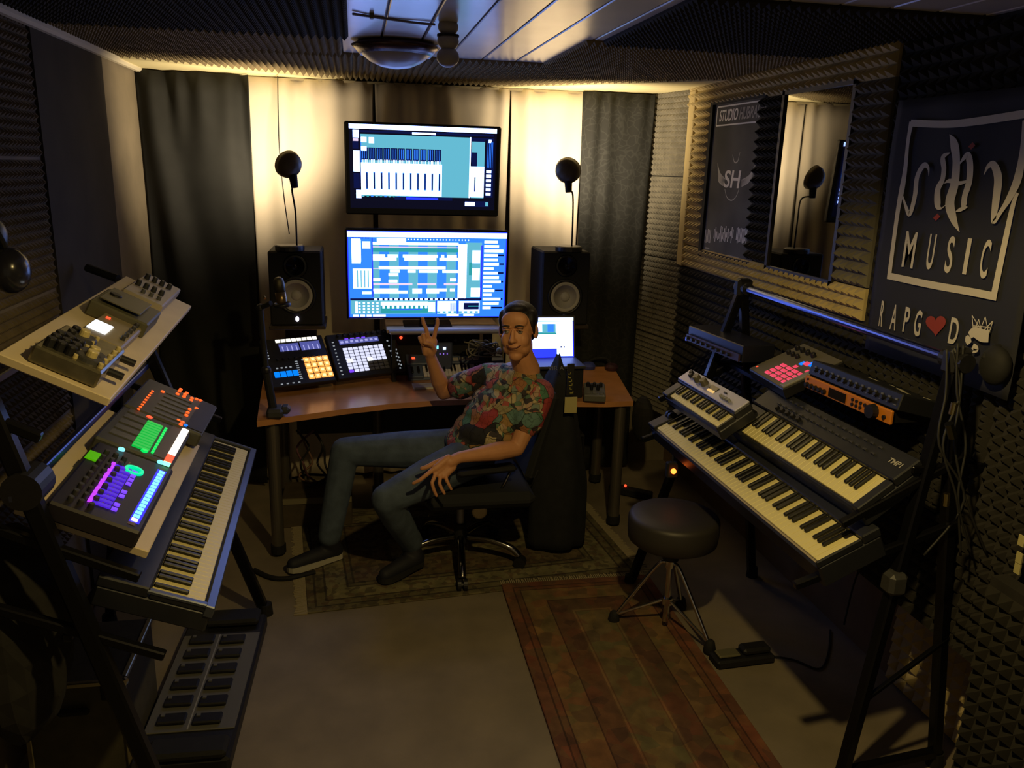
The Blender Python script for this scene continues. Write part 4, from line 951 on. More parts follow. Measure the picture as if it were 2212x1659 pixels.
for i in range(10):
    t = i/9; x = a_[0]+(c_[0]-a_[0])*t; y = a_[1]+(c_[1]-a_[1])*t
    if i not in (2, 5): obj('pad', B().box((x, y-0.014, 0.052), (w1*0.029, 0.014, 0.005)), L_vi, g1)
q = lp_(g1, 200, 986, .05); obj('display', B().box((q[0], q[1], 0.052), (0.055, 0.03, 0.004)), led('lcd_green', (.12, .6, .0), .6), g1)
q = lp_(g1, 289, 1018, .05); obj('dial_light', B().lathe((q[0], q[1], 0.05), [(.026, 0), (.026, .006), (.018, .006), (.018, 0)], 20), led('ring_green', (.0, .9, .4), 1.0), g1)
for i in range(9):
    for j in range(3): knob(g1, w1*(0.08+0.095*i), d1*(.60+.11*j), .008, .014, dgrey, .05)
obj('seam', B().box((w1*.5, d1*.52, .0506), (w1*.7, .004, .0012)), mat('olive_line', (.25, .22, .1), .6), g1)
obj('legend_plate', B().box((w1*.5, d1*.14, .0506), (w1*.9, .018, .0012)), mat('plate_mauve', (.12, .07, .08), .5), g1)
g2_, w2_, d2_ = gearbox(Mb2, 'mix_controller', 'dark mixer controller with a green lit block and a white glowing strip', (371, 1006), (432, 902), (194, 952), 0.055, gm2)
line_leds(g2_, 'step_button', (359, 1003), (400, 930), 16, L_hot, (w2_*0.055, 0.022), 0.0555, lambda i: led('step_mint', (.2, 1, .5), 2.2) if i == 0 else (L_rd if i in (1, 2, 3) else L_hot))
a_ = lp_(g2_, 303, 968, .055); c_ = lp_(g2_, 334, 918, .055)
for i in range(11):
    t = i/10; x = a_[0]+(c_[0]-a_[0])*t; y = a_[1]+(c_[1]-a_[1])*t
    obj('fader', B().box((x, y, 0.057), (w2_*0.034, 0.05, 0.006), bev=.001), led('fader_green', (.0, .62, .07), .8), g2_); obj('fader_light', B().box((x, y-0.036, 0.057), (w2_*.026, 0.008, 0.005)), L_gr, g2_)
for px_, py_, m_ in ((262, 972, L_cy), (346, 1000, L_cy), (322, 903, L_rd), (311, 975, L_gr)):
    q = lp_(g2_, px_, py_, .055); knob(g2_, q[0], q[1], .010, .006, m_, .055, 'button')
for i in range(7):
    obj('channel_strip', B().box((w2_*(.16+.11*i), d2_*.72, .0565), (w2_*.07, d2_*.34, .003)), mat('strip_grey', (.11, .11, .09), .5), g2_)
obj('side_plate', B().box((w2_*.5, d2_*.18, .0562), (w2_*.9, .04, .002)), mat('plate_brown', (.13, .11, .08), .5), g2_)
g3_, w3_, d3_ = gearbox(Mb2, 'mix_controller', 'dark controller with orange lights at the far end of the lower board', (436, 940), (470, 878), (268, 872), 0.05, gm2, 0.012)
obj('vent_grille', B().box((w3_*.5, d3_*.12, .0515), (w3_*.9, d3_*.22, .002)), mat('vent_black', (.025, .02, .02), .6), g3_)
line_leds(g3_, 'channel_light', (299, 885), (329, 846), 9, L_am, (.008, .009), .0505)
for px_, py_ in ((351, 847), (383, 852), (387, 846), (390, 842), (397, 858), (399, 853), (403, 850), (412, 866), (414, 861), (424, 863), (433, 866), (424, 883), (409, 885), (405, 892), (402, 898), (385, 909), (390, 918), (394, 913)):
    q = lp_(g3_, px_, py_, .05); 
    if 0 < q[0] < w3_*1.2 and 0 < q[1] < d3_: knob(g3_, q[0], q[1], .007, .005, L_am, .05, 'button', 10)
q = lp_(g3_, 401, 920, .05); knob(g3_, min(max(q[0], .02), w3_-.02), q[1], .007, .005, L_bl, .05, 'button', 10)
for i in range(6): obj('channel_strip', B().box((w3_*(.12+.13*i), d3_*.5, .0515), (w3_*.05, d3_*.36, .003)), mat('strip_grey', (.11,)*3), g3_)

# ------------------------------------------------------------ desk gear
pc, Mpc, Wp, Dp = fbox('pad_controller', 'black pad controller with sixteen orange pads, at the left of the desk', 'controller', (591, 838), (727, 821), (560, 735), 0.775, 0.035, black)
L_dk = mat('pad_dark', (0.10, 0.10, 0.11), 0.5)
def q2(M, W_, D_, px, py): p = onp(M, px, py, 0); return p
def padsq(o, M, c_bl, c_tr, nx, ny, m, **k):
    a = onp(M, *c_bl); c = onp(M, *c_tr); pads(o, 'pad', I4, a[0], a[1], c[0], c[1], nx, ny, m, **k)
padsq(pc, Mpc, (668, 820), (707, 767), 4, 4, L_or, core=L_orh, gap=.10)
padsq(pc, Mpc, (594, 818), (643, 798), 4, 1, L_bl, gap=.12)
padsq(pc, Mpc, (595, 742), (683, 726), 8, 1, led('button_white', (.95, .92, .8), 1.3), gap=.12)
for c0, c1 in (((606, 760), (643, 741)), ((652, 757), (688, 736))):
    a = onp(Mpc, *c0); c = onp(Mpc, *c1); obj('display', B().box(((a[0]+c[0])/2, (a[1]+c[1])/2, .002), (abs(c[0]-a[0]), abs(c[1]-a[1]), .003)), L_scr, pc)
    for i in range(4): obj('display_graph', B().box((a[0]+(c[0]-a[0])*(.14+.24*i), a[1]+(c[1]-a[1])*.3, .0042), (.005, .03, .001)), led('lcd_line', (.5, .5, 1), .8), pc)
for i in range(8): knob(pc, Wp*(.18+.095*i), Dp*.55, .0075, .014, black)
rnd = random.Random(2)
b = B()
for j in range(9): b.box((Wp*.46, Dp*(.12+.045*j), .001), (.014, .005, .002))
for j in range(6): b.box((Wp*.06, Dp*(.6+.06*j), .001), (.009, .006, .002))
for i in range(4): b.box((Wp*(.14+.09*i), Dp*.05, .001), (.011, .006, .002)); b.box((Wp*(.14+.07*i), Dp*.38, .001), (.010, .007, .002)); b.box((Wp*(.58+.1*i), Dp*.5, .001), (.018, .008, .002))
obj('lit_legends', b, L_tx, pc, kind='stuff')
pg, Mpg, Wg, Dg = fbox('grid_controller', 'black grid controller with a matrix of white pads, centre left of the desk', 'controller', (732, 820), (878, 801), (703, 724), 0.775, 0.035, black)
def pk(i, j):
    if j < 3 and i > 3: return L_dk
    if (i, j) == (0, 0): return L_vi
    return L_wh
padsq(pg, Mpg, (755, 806), (826, 743), 8, 8, L_wh, pick=pk, gap=.14)
obj('hot_pad', B().box((*onp(Mpg, 756, 780), .004), (.03, .02, .004)).box((*onp(Mpg, 799, 776), .004), (.028, .02, .004)), led('pad_hot', (1, 1, 1), 1.6), pg)
a = onp(Mpg, 734, 745); c = onp(Mpg, 815, 727); obj('display', B().box(((a[0]+c[0])/2, (a[1]+c[1])/2, .002), (abs(c[0]-a[0]), abs(c[1]-a[1]), .003)), L_scr, pg)
for i in range(8): obj('display_graph', B().box((a[0]+(c[0]-a[0])*(.06+.125*i), a[1]+(c[1]-a[1])*.45, .0042), (.016, .012, .001)), led('lcd_line', (.5, .5, 1), .8), pg)
for i in range(9): knob(pg, Wg*(.16+.085*i), Dg*.95, .008, .018, black)
for i in range(8): obj('menu_button', B().box((Wg*(.19+.083*i), Dg*.865, .002), (.020, .006, .003)), L_vi if i in (1, 2, 3, 4) else L_dk, pg)
b = B()
for j in range(10): b.box((Wg*.07, Dg*(.1+.08*j), .001), (.010, .006, .002)); 
for j in range(5): b.box((Wg*.86, Dg*(.25+.12*j), .001), (.009, .007, .002)); b.box((Wg*.92, Dg*(.08+.09*j), .001), (.009, .007, .002)); b.box((Wg*.95, Dg*(.15+.09*j), .001), (.007, .009, .002))
obj('lit_legends', b, L_tx, pg, kind='stuff')
for o_, M_, W_, D_ in ((pc, Mpc, Wp, Dp), (pg, Mpg, Wg, Dg)):
    # prop legs to the desk top
    for u in (.12, .88):
        p = M_ @ V((W_*u, D_*.9, -.035)); obj('prop_leg', B().cyl(M_.inverted() @ p, M_.inverted() @ V((p.x, p.y+.02, .721)), .008, n=8), black, o_)
# small keyboard controller
ck, Mck, Lck, dck = keyboard('keyboard_controller', 'small desk keyboard controller with white keys beside the raised arm', (916, 812), (1075, 806), (912, 790), 0.745, 21, 0, mat('ctl_blue', (0.09, 0.12, 0.21), .45), lm=0.085, rm=0.05, rear=0.085, thick=0.03, front=0.012, at='l', wm=mat('key_white', (0.75, 0.72, 0.78), .35))
obj('display', B().box((-0.045, dck+.045, .017), (.018, .014, .004)), L_rd, ck)
for i in range(2): obj('wheel', B().box((-0.062+.035*i, dck*.5, .010), (.014, .05, .014), bev=.004), black, ck)
for i in range(8): obj('pad', B().box((.04+.038*i, dck+.025, .018), (.032, .026, .006), bev=.003), mat('pad_pale', (.5, .46, .48), .5), ck); knob(ck, .04+.038*i, dck+.062, .008, .014, black, .015)
A = az(913, 833, .73); nb = thing('booklet', 'small pale booklet on the desk in front of the small keyboard', 'booklet', loc=(A.x, A.y, .7205)); nb.rotation_euler.z = R(4)
obj('cover', B().box((0, 0, .011), (.105, .085, .003), bev=.001), mat('cover_pale', (.55, .5, .52), .4, noise=.2, nscale=30), nb); obj('pages', B().box((0, 0, .005), (.10, .08, .010)), mat('pages', (.6, .58, .5), .8), nb)
A = ay(958, 768, 4.40); db = thing('desk_unit', 'small slate blue box with tiny white display behind the small keyboard', 'audio unit', loc=(A.x, A.y, .7215))
h = max(.05, A.z-.72+.075)
obj('case', B().box((0, 0.02, h/2), (.10, .05, h), bev=.006), mat('slate', (.05, .065, .13), .45), db); obj('display', B().box((.005, -.007, h-.035), (.016, .003, .014)), led('lcd_pale', (.7, .85, 1), 1.6), db)
obj('ring_light', B().box((-.035, -.007, h-.028), (.012, .003, .018)), L_cy, db)
for i in range(3): obj('button', B().box((-.02+.02*i, -.007, h-.065), (.005, .003, .008)), led('led_lilac', (.4, .2, 1), .8), db)
ri = thing('rack_unit', 'wide black rack unit tucked beneath the monitor shelf, one red light', 'rack unit', loc=(0.44, 4.50, .7215))
obj('case', B().box((0, 0.03, .13), (.48, .13, .26), bev=.004), blackm, ri)
q = ay(867, 733, 4.42); obj('power_light', B().sph((q.x-.44, -.04, q.z-.72), .009, 10), L_rd, ri)
for i in range(6): obj('knob', B().cyl((-.1+.05*i, -.035, .2), (-.1+.05*i, -.05, .2), .009, n=12), dgrey, ri)
# clutter of cable at the right of the rack unit
b = B(); rnd = random.Random(21)
for k in range(7):
    pts = [ay(rnd.uniform(1000, 1085), rnd.uniform(735, 775), 4.15+rnd.uniform(-.03, .05)) for _ in range(5)]; b.tube(spl(pts), .004, 5)
o = thing('cable_tangle', 'tangle of pale cables between the shelf and the seated person', 'cables'); obj('cords', b, mat('cord_olive', (.16, .14, .08), .6), o); obj('plug', B().sph(ay(1078, 757, 4.1), .016, 10), mat('plug_olive', (.3, .3, .2), .5), o)

# laptop
M, W, H = quad_frame((1150, 683), (1247, 690), (1135, 768), 4.12, R(-14))
lt = thing('laptop', 'open laptop with bright screen beside the person\'s head', 'laptop', M=M)
obj('lid', B().box((0, 0, -.006), (W+.02, H+.02, .008), bev=.003), dgrey, lt)
s = Scr(W, H); r = s.r
r(0, 0, 1, 1, 4); r(0, 0, 1, .08, 0); r(.02, .08, .98, .10, 2); r(.02, .1, .62, .78, 0); r(.1, .16, .2, .36, 3); r(.12, .16, .6, .38, 1); r(.2, .16, .3, .36, 0); r(.42, .16, .56, .36, 2); r(.02, .38, .62, .42, 6); r(.62, .10, .98, .97, 0); r(.3, .8, .62, .92, 4); r(.70, .72, .74, .76, 3); r(.78, .72, .8, .76, 3)
obj('display', s.b, SM, lt, M=Matrix.Translation((0, 0, -.0012)))
bz = (M @ V((0, -H/2, 0))).z
obj('base', B().box((0, 0, 0), (W+.02, .2, .015), bev=.003), dgrey, lt, M=M.inverted() @ Matrix.Translation(V((M.translation.x, M.translation.y-.13, bz-.008))))
lr = thing('laptop_riser', 'black box riser under the laptop on the desk', 'riser', loc=(M.translation.x, 4.02, .7205)); obj('case', B().box((0, 0, (bz-.7375)/2), (.26, .2, bz-.7375), bev=.004), blackm, lr)
# small grey mixer at the right end of the desk
A = az(1262, 853, .765); D_ = az(1309, 855, .765)
Mm = frame(A, D_-A, R(8)); w_ = (D_-A).length
mx_ = thing('mini_mixer', 'small grey mixer on the bare right end of the desk', 'mixer', M=Mm)
obj('case', B().box((w_/2, .085, -.020), (w_, .17, .035), bev=.004), mat('mixer_grey', (.14, .14, .12), .5), mx_)
for i in range(3): knob(mx_, w_*(.2+.3*i), .12, .010, .02, black); obj('button', B().box((w_*(.2+.3*i), .03, 0), (.026, .02, .006), bev=.002), mgrey, mx_)
for i in range(2): knob(mx_, w_*(.35+.3*i), .075, .009, .03, black)
hp_ = thing('headphones', 'dark headphones with a blue earcup lying at the right desk corner', 'headphones')
A = az(1285, 792, .74); 
obj('headband', B().tube(spl([A+V((-.03, .05, .0)), A+V((.02, .10, .02)), A+V((.09, .07, .03)), A+V((.10, .0, .0))]), .009, 8), blackm, hp_, smooth=True)
obj('earcup', B().lathe(A+V((-.03, .03, -.018)), [(0, 0), (.038, 0), (.042, .018), (.03, .035), (0, .038)], 20), mat('cup_blue', (.05, .07, .35), .4), hp_); obj('earcup', B().lathe(A+V((.10, -.01, -.018)), [(0, 0), (.038, 0), (.042, .018), (.03, .035), (0, .038)], 20), mat('cup_dark', (.05, .02, .03), .4), hp_)
# microphone on a boom arm, left
mp = ay(605, 628, 3.80)
ma = thing('boom_arm', 'black jointed microphone arm clamped to the left desk edge', 'boom arm')
el1 = ay(555, 790, 3.80); el2 = ay(552, 610, 3.9)
base = ay(594, 868, 3.74); base.z = .722
obj('clamp', B().box(base+V((0, .0, .022)), (.075, .11, .045), bev=.012).box(base+V((.045, .01, .03)), (.045, .07, .035), bev=.012), dgrey, ma)
obj('lower_arm', B().cyl(base+V((-.01, 0, .04)), ay(575, 800, 3.76), .019, n=12), blackm, ma); obj('middle_arm', B().cyl(ay(575, 800, 3.76), ay(562, 665, 3.84), .013, n=12), blackm, ma); obj('upper_arm', B().cyl(ay(562, 665, 3.84), ay(585, 655, 3.8), .012, n=12), blackm, ma)
obj('joint', B().sph(ay(575, 800, 3.76), .024, 12), black, ma); obj('joint', B().sph(ay(562, 665, 3.84), .02, 12), black, ma); obj('screw', B().cyl(ay(570, 640, 3.79), ay(573, 645, 3.78), .006, n=8), mat('brass', (.6, .4, .12), .3, 1), ma)
mc = thing('microphone', 'large bronze condenser microphone in front of the left speaker', 'microphone', loc=mp)
mc.rotation_euler = (0, R(-6), 0)
obj('grille', B().lathe((0, 0, 0), [(.024, -.005), (.025, .03), (.022, .052), (.012, .062), (0, .064)], 20), mat('mic_grille', (.10, .09, .06), .35, .8, bump=.4, bscale=500), mc, smooth=True)
obj('body', B().lathe((0, 0, 0), [(0, -.075), (.018, -.072), (.024, -.05), (.025, -.005)], 20), mat('mic_bronze', (.22, .15, .07), .3, .8), mc, smooth=True); obj('shock_ring', B().lathe((0, 0, -.065), [(.036, -.01), (.040, 0), (.036, .01), (.030, 0), (.036, -.01)], 20), black, mc, smooth=True)
mk_ = obj('marker_strip', B().box(ay(565, 700, 3.9), (.022, .01, .12)), mat('strip_pale', (.25, .24, .18), .6)); tag(mk_, 'pale narrow strip behind the microphone arm, left of the left speaker', 'strip')

# ------------------------------------------------------------ floor things
# drum stool
SP = V((1.243, 2.85, 0)); 
so = thing('drum_stool', 'round black padded drum stool on chrome tripod legs', 'stool', loc=SP)
obj('seat', B().lathe((0, 0, 0), [(0, .42), (.168, .42), (.18, .43), (.184, .47), (.184, .515), (.179, .528), (.165, .536), (.10, .540), (0, .541)], 40), mat('stool_vinyl', (.035, .031, .027), .5), so, smooth=True)
obj('seat_base', B().cyl((0, 0, .335), (0, 0, .42), .033, n=18), black, so)
obj('column', B().cyl((0, 0, .05), (0, 0, .35), .0125, n=14), chrome, so)
obj('collar', B().cyl((0, 0, .30), (0, 0, .345), .022, n=14), chrome, so); obj('hub', B().cyl((0, 0, .13), (0, 0, .16), .022, n=14), chrome, so)
for a in (155, -55, 50):
    c_, s_ = math.cos(R(a)), math.sin(R(a)); F = V((c_*.215, s_*.215, .03))
    l = obj('leg', B().tube(spl([V((c_*.02, s_*.02, .32)), V((c_*.05, s_*.05, .30)), V((c_*.15, s_*.15, .14)), F]), .0085, 8), chrome, so, smooth=True)
    obj('leg_brace', B().cyl((c_*.02, s_*.02, .145), F+V((-c_*.02, -s_*.02, .02)), .0065, n=8), chrome, so)
    obj('rubber_foot', B().lathe(F+V((0, 0, -.029)), [(0, 0), (.024, 0), (.026, .015), (.018, .05), (.010, .058)], 14), blackm, so, smooth=True)
# foot pedal
fp = thing('sustain_pedal', 'small black foot pedal with worn metal tread on the floor, right of the runner', 'pedal', loc=(1.47, 2.60, 0)); fp.rotation_euler.z = R(3)
obj('base', B().box((0, 0, .02), (.25, .085, .035), bev=.008), black, fp); obj('tread', B().box((-.065, 0, .045), (.09, .05, .012), bev=.004), mat('tread', (.30, .28, .17), .35, .6), fp); obj('housing', B().box((.055, .005, .05), (.12, .06, .03), bev=.01), black, fp)
o = obj('pedal_cable', B().tube(spl([V((1.595, 2.60, .012)), V((1.68, 2.57, .006)), V((1.75, 2.50, .006)), V((1.85, 2.60, .006)), V((1.95, 2.75, .006))]), .004, 6), blackm); tag(o, 'thin black cable from the foot pedal towards the right wall', 'cable')
# pedal board
pb = thing('pedalboard', 'long foot controller with two rows of black pedals on the floor, left', 'pedalboard', loc=(-.60, 2.335, 0)); pb.rotation_euler.z = R(-2)
obj('base', B().box((.03, .36, .035), (.30, .86, .06), bev=.01), black, pb); obj('plate', B().box((.03, .355, .067), (.285, .57, .006), bev=.002), mat('plate_grey', (.16, .155, .13), .5, .4), pb)
for r_ in range(2):
    for k in range(6):
        x = -.035+r_*.115; y = .115+k*.094+(.0 if r_ else .01); f_ = obj('pedal', B().box((x, y, .078), (.09, .05, .014), bev=.004), black, pb); obj('switch_light', B().box((x-.03, y+.01, .087), (.012, .012, .004)), mgrey, f_)
obj('expression_pedal', B().box((.06, .73, .085), (.2, .10, .03), bev=.01), blackm, pb); obj('expression_pedal', B().box((.05, -.03, .08), (.24, .09, .03), bev=.01), blackm, pb)
obj('divider', B().box((.023, .355, .0705), (.004, .56, .002)), lgrey, pb)
pd_ = thing('stomp_pedal', 'small silver effect pedal at the bottom edge beside the pedalboard', 'pedal', loc=(-.50, 2.13, 0)); obj('case', B().box((0, 0, .025), (.10, .12, .05), bev=.006), mat('pedal_dark', (.05, .05, .07), .4), pd_); obj('treadle', B().box((0.01, 0, .053), (.06, .10, .008), bev=.002), silver, pd_); knob(pd_, -.02, .03, .01, .012, chrome, .05)
o = obj('floor_cable', B().tube(spl([V((-.50, 3.6, .014)), V((-.42, 3.52, .014)), V((-.34, 3.50, .014)), V((-.22, 3.54, .014))]), .011, 8), blackm); tag(o, 'thick black cable on the floor by the left shoe', 'cable')
# flight case
fc = thing('flight_case', 'olive flight case with bright metal rails and a black handle, lower left', 'case', loc=(-.865, 2.50, 0))
obj('shell', B().box((0, 0, .165), (.28, .36, .33), bev=.004), mat('case_olive', (.07, .062, .035), .6, noise=.2), fc)
for (p_, q_) in (((-.14, -.18, .33), (.14, -.18, .33)), ((.14, -.18, .0), (.14, -.18, .33)), ((.14, -.18, .33), (.14, .18, .33)), ((-.14, -.18, 0), (-.14, -.18, .33))): bar(p_, q_, .016, mat('case_rail', (.45, .42, .28), .3, .9), fc, 'rail')
obj('corner', B().sph((.14, -.18, .33), .018, 10), chrome, fc); obj('handle', B().box((0, -.20, .25), (.09, .02, .025), bev=.008), blackm, fc)
for x in (-.08, .09): obj('latch', B().box((x, -.188, .30), (.025, .014, .05), bev=.004), blackm, fc)
# gig bag and cable bundle, left; jacket on hook
bg = obj('gig_bag', B().sph((0, 0, 0), (.11, .20, .30), 20, 12), mat('bag_black', (.014, .013, .011), .9, noise=.3)); bg.location = (-.90, 2.12, .63); tag(bg, 'soft black bag hanging below the left stand', 'bag')
for v in bg.data.vertices: v.co += v.co.normalized()*0.012*math.sin(v.co.y*40)*math.cos(v.co.z*23)
hs = thing('headphones', 'glossy dark headphones hanging at the left edge of the picture', 'headphones', loc=ay(18, 560, 2.4))
obj('earcup', B().sph((0, 0, -.03), (.05, .06, .062), 20), mat('phones_gloss', (.02, .02, .03), .22), hs, smooth=True); obj('earcup', B().sph((-.04, .02, .06), (.035, .05, .05), 20), mat('phones_green', (.02, .03, .025), .4), hs, smooth=True)
obj('headband', B().tube(spl([V((-.0, 0, .01)), V((-.01, 0, .05)), V((-.05, 0, .14)), V((-.10, 0, .16))]), .008, 8), blackm, hs)
# under the desk
bx = thing('wooden_box', 'low pale edged wooden box on the floor under the desk', 'box', loc=(-.23, 4.20, 0)); obj('shell', B().box((0, 0, .08), (.36, .25, .16), bev=.004), mat('box_brown', (.08, .06, .035), .7, noise=.2), bx); obj('rim', B().box((0, -.127, .15), (.36, .012, .03)), mat('box_rim', (.22, .19, .11), .6), bx)
pc_ = thing('computer_tower', 'black computer tower on the floor under the right part of the desk', 'computer', loc=(1.12, 4.30, 0)); obj('shell', B().box((0, 0, .23), (.2, .42, .46), bev=.006), blackm, pc_); obj('front_panel', B().box((0, -.215, .23), (.18, .012, .44), bev=.004), blacks, pc_)
cb_ = thing('cable_tangle', 'tangle of coloured cables hanging under the left part of the desk', 'cables')
for k, (cname, col) in enumerate((('cord_plum', (.18, .08, .1)), ('cord_black', (.02, .02, .02)), ('cord_rust', (.2, .10, .06)), ('cord_black', (0,)*3), ('cord_black', (0,)*3))):
    b = B(); rnd = random.Random(30+k); b.tube(spl([ay(rnd.uniform(640, 710), yy, 4.3+rnd.uniform(-.1, .1)) for yy in (930, 965, 1000, 1030, 1055, 1068)]), .006, 6); obj('cord', b, mat(cname, col, .6), cb_, smooth=True)
ps = thing('power_strip', 'black power strip with a small red light behind the right desk leg', 'power strip', loc=az(1362, 1062, .03)); obj('case', B().box((0, 0, 0), (.26, .055, .045), bev=.006), blackm, ps, M=Matrix.Rotation(R(-38), 4, 'Z')); q = az(1351, 1049, .06)-ps.location; obj('power_light', B().sph(q, .008, 10), L_rd, ps)
an = thing('power_adapter', 'small adapter with glowing orange light hanging under the stage piano', 'adapter', loc=ay(1455, 1018, 3.0)); obj('case', B().box((0, .02, 0), (.05, .03, .07), bev=.005), blackm, an); obj('power_light', B().sph((0, 0, 0), .012, 12), led('led_ember', (1, .16, .02), 5), an)
obj('cord', B().tube(spl([V((0, .02, .03)), V((.01, .03, .10)), V((.05, .05, .17)), V((.12, .03, .2))]), .004, 6), blackm, an)
db_ = obj('shoulder_bag', B().sph((0, 0, 0), (.055, .09, .13), 18, 10), mat('bag_black', (0,)*3)); db_.location = ay(1388, 905, 4.05); tag(db_, 'small black bag hanging off the right desk corner', 'bag')
# cables at the right stand
cr = thing('cable_bundle', 'bundle of black cables with metal plugs hanging from the right stand', 'cables')
rnd = random.Random(9)
for k in range(6):
    if k > 3: break
    x0 = 2045+k*12; b = B().tube(spl([ay(x0, 760+rnd.uniform(-20, 10), 1.93), ay(x0+rnd.uniform(-15, 20), 850, 1.90), ay(x0+rnd.uniform(-25, 35), 960, 1.87), ay(x0+rnd.uniform(-40, 50), 1080, 1.85), ay(x0+rnd.uniform(-50, 60), 1200, 1.85)]), .0035, 7); obj('cord', b, mat('cord_black', (0,)*3), cr, smooth=True)
pm_ = mat('plug_metal', (.5, .42, .2), .25, 1)
obj('plug', B().cyl(ay(2062, 870, 1.84), ay(2056, 895, 1.84), .009, n=12), pm_, cr); obj('plug', B().cyl(ay(2050, 915, 1.84), ay(2058, 945, 1.84), .012, n=12), mat('plug_grey', (.12, .12, .08), .3, 1), cr); obj('plug', B().cyl(ay(2045, 1066, 1.82), ay(2042, 1092, 1.82), .009, n=12), pm_, cr)
hp2 = thing('headphones', 'black headphones hanging at the top of the right stand over the banner', 'headphones'); 
obj('earcup', B().sph(ay(2150, 790, 1.88), (.03, .05, .055), 18), blackm, hp2, smooth=True); obj('headband', B().tube(spl([ay(2125, 775, 1.9), ay(2150, 750, 1.9), ay(2190, 760, 1.9), ay(2190, 800, 1.9), ay(2150, 812, 1.9)]), .008, 8), blackm, hp2, smooth=True)
cw = obj('wall_cable', B().tube(spl([ay(1870, 1200, 2.5), ay(1845, 1260, 2.6), ay(1823, 1350, 2.55)]), .004, 6), blackm); tag(cw, 'thin black cable hanging against the lower right wall', 'cable')
fb2 = thing('paper_stack', 'yellowish torn paper notes at the right edge of the picture', 'paper'); 
for i, (px_, py_) in enumerate(((2207, 1168), (2202, 1205), (2198, 1228))): obj('note', B().box(ay(px_, py_, 1.7), (.004, .02, .03)), mat('paper_yellow', (.5, .45, .2), .8), fb2)
# ------------------------------------------------------------ office chair
CB = V((0.47, 3.60, 0))
ch = thing('office_chair', 'black office chair with chrome star base, the man sits on it', 'chair', loc=CB)
cst = mat('chair_chrome', (.35, .34, .32), .15, 1.0)
for a in (-95, -23, 49, 121, 193):
    c_, s_ = math.cos(R(a)), math.sin(R(a))
    obj('base_arm', B().tube(spl([V((c_*.03, s_*.03, .13)), V((c_*.14, s_*.14, .128)), V((c_*.25, s_*.25, .10)), V((c_*.295, s_*.295, .062))]), [.017]*19, 8), cst, ch, smooth=True)
    cw_ = obj('caster', B().cyl((c_*.30-s_*.022, s_*.30+c_*.022, .03), (c_*.30-s_*.006, s_*.30+c_*.006, .03), .029, n=18).cyl((c_*.30+s_*.022, s_*.30-c_*.022, .03), (c_*.30+s_*.006, s_*.30-c_*.006, .03), .029, n=18).cyl((c_*.3-s_*.008, s_*.3+c_*.008, .03), (c_*.3+s_*.008, s_*.3-c_*.008, .03), .012), black, ch)
obj('hub', B().cyl((0, 0, .10), (0, 0, .20), .03, n=18), blackm, ch)
obj('gas_column', B().cyl((0, 0, .20), (0, 0, .33), .0185, n=18), silver, ch)
obj('mechanism', B().box((.02, 0, .35), (.2, .14, .06), bev=.015), blackm, ch)
st_ = B().box((.06, -.04, .415), (.50, .48, .075), bev=.03); obj('seat', st_, mat('seat_fabric', (.013, .014, .016), .9), ch)
bk_ = B(); bk_.box((0, 0, .22), (.05, .34, .44), bev=.02)
obj('backrest', bk_, mat('seat_fabric', (0,)*3), ch, M=Matrix.Translation((.31, .06, .44)) @ Matrix.Rotation(R(15), 4, 'Y'))
obj('back_bar', B().tube(spl([V((.05, 0, .36)), V((.3, 0, .36)), V((.40, .02, .5))]), .018, 8), blackm, ch)
lo = lambda px, py, y: ay(px, py, y)-CB
arm0, arm1 = lo(985, 1012, 3.34), lo(1112, 998, 3.40)
d = arm1-arm0; Mq = Matrix.Translation((arm0+arm1)/2) @ d.to_track_quat('X', 'Z').to_matrix().to_4x4()
obj('armrest', B().box((0, 0, -.022), (d.length, .075, .028), bev=.012), blackm, ch, M=Mq)
obj('armrest_bar', B().tube([lo(1110, 1003, 3.41), lo(1092, 1040, 3.40), lo(1064, 1090, 3.40)], .007, 8), cst, ch, smooth=True)
obj('tilt_knob', B().lathe((0, 0, 0), [(.034, 0), (.036, .006), (.034, .016), (.028, .020), (0, .021)], 24), mat('knob_bronze', (.22, .17, .11), .35, .6), ch, M=Matrix.Translation(lo(1035, 1103, 3.37)) @ Matrix.Rotation(R(90), 4, 'X'))
obj('knob_shaft', B().cyl(lo(1035, 1103, 3.37), V((.02, 0, .35)), .010, n=10), blackm, ch)
# jacket over the chair back
jk = B(); nx_, nz_ = 20, 26; vs = []; fs = []
Jt, Jb = ay(1198, 768, 3.66), ay(1190, 1165, 3.69)
for k in range(nz_+1):
    t = k/nz_; c_ = Jt.lerp(Jb, t); wx = .035+.11*min(1, t*1.6); wy = .095+.04*t
    for i in range(nx_):
        a = 2*math.pi*i/nx_; ww_ = 1+.10*math.sin(5*a+3*t)+.05*math.sin(9*a+7*t)
        sc = min(1, .25+t*6) if t < .15 else 1.0
        vs.append(V((c_.x+.02+wx*sc*ww_*math.cos(a), c_.y+wy*sc*ww_*math.sin(a), c_.z+.008*math.sin(3*a))))
for k in range(nz_):
    for i in range(nx_): fs.append((k*nx_+i, (k+1)*nx_+i, (k+1)*nx_+(i+1) % nx_, k*nx_+(i+1) % nx_))
fs += [tuple(range(nx_)), tuple(range(nz_*nx_, (nz_+1)*nx_))[::-1]]
ja = thing('jacket', 'black jacket draped over the chair back, behind the seated man', 'jacket')
obj('cloth', B().add(vs, fs), mat('jacket_black', (.010, .011, .013), .9, noise=.3), ja, smooth=True)
Ml = axes(ay(1184, 800, 3.50), (1, 0, 0), (0, .15, 1), (0, -1, .15))
text('lettering', 'VIR A', .028, mat('jacket_print', (.14, .14, .15), .8), ja, Ml, xs=1.1)
ln_ = thing('lanyard', 'black strap with yellow marks and a pale yellow tag, hanging behind the man', 'lanyard')
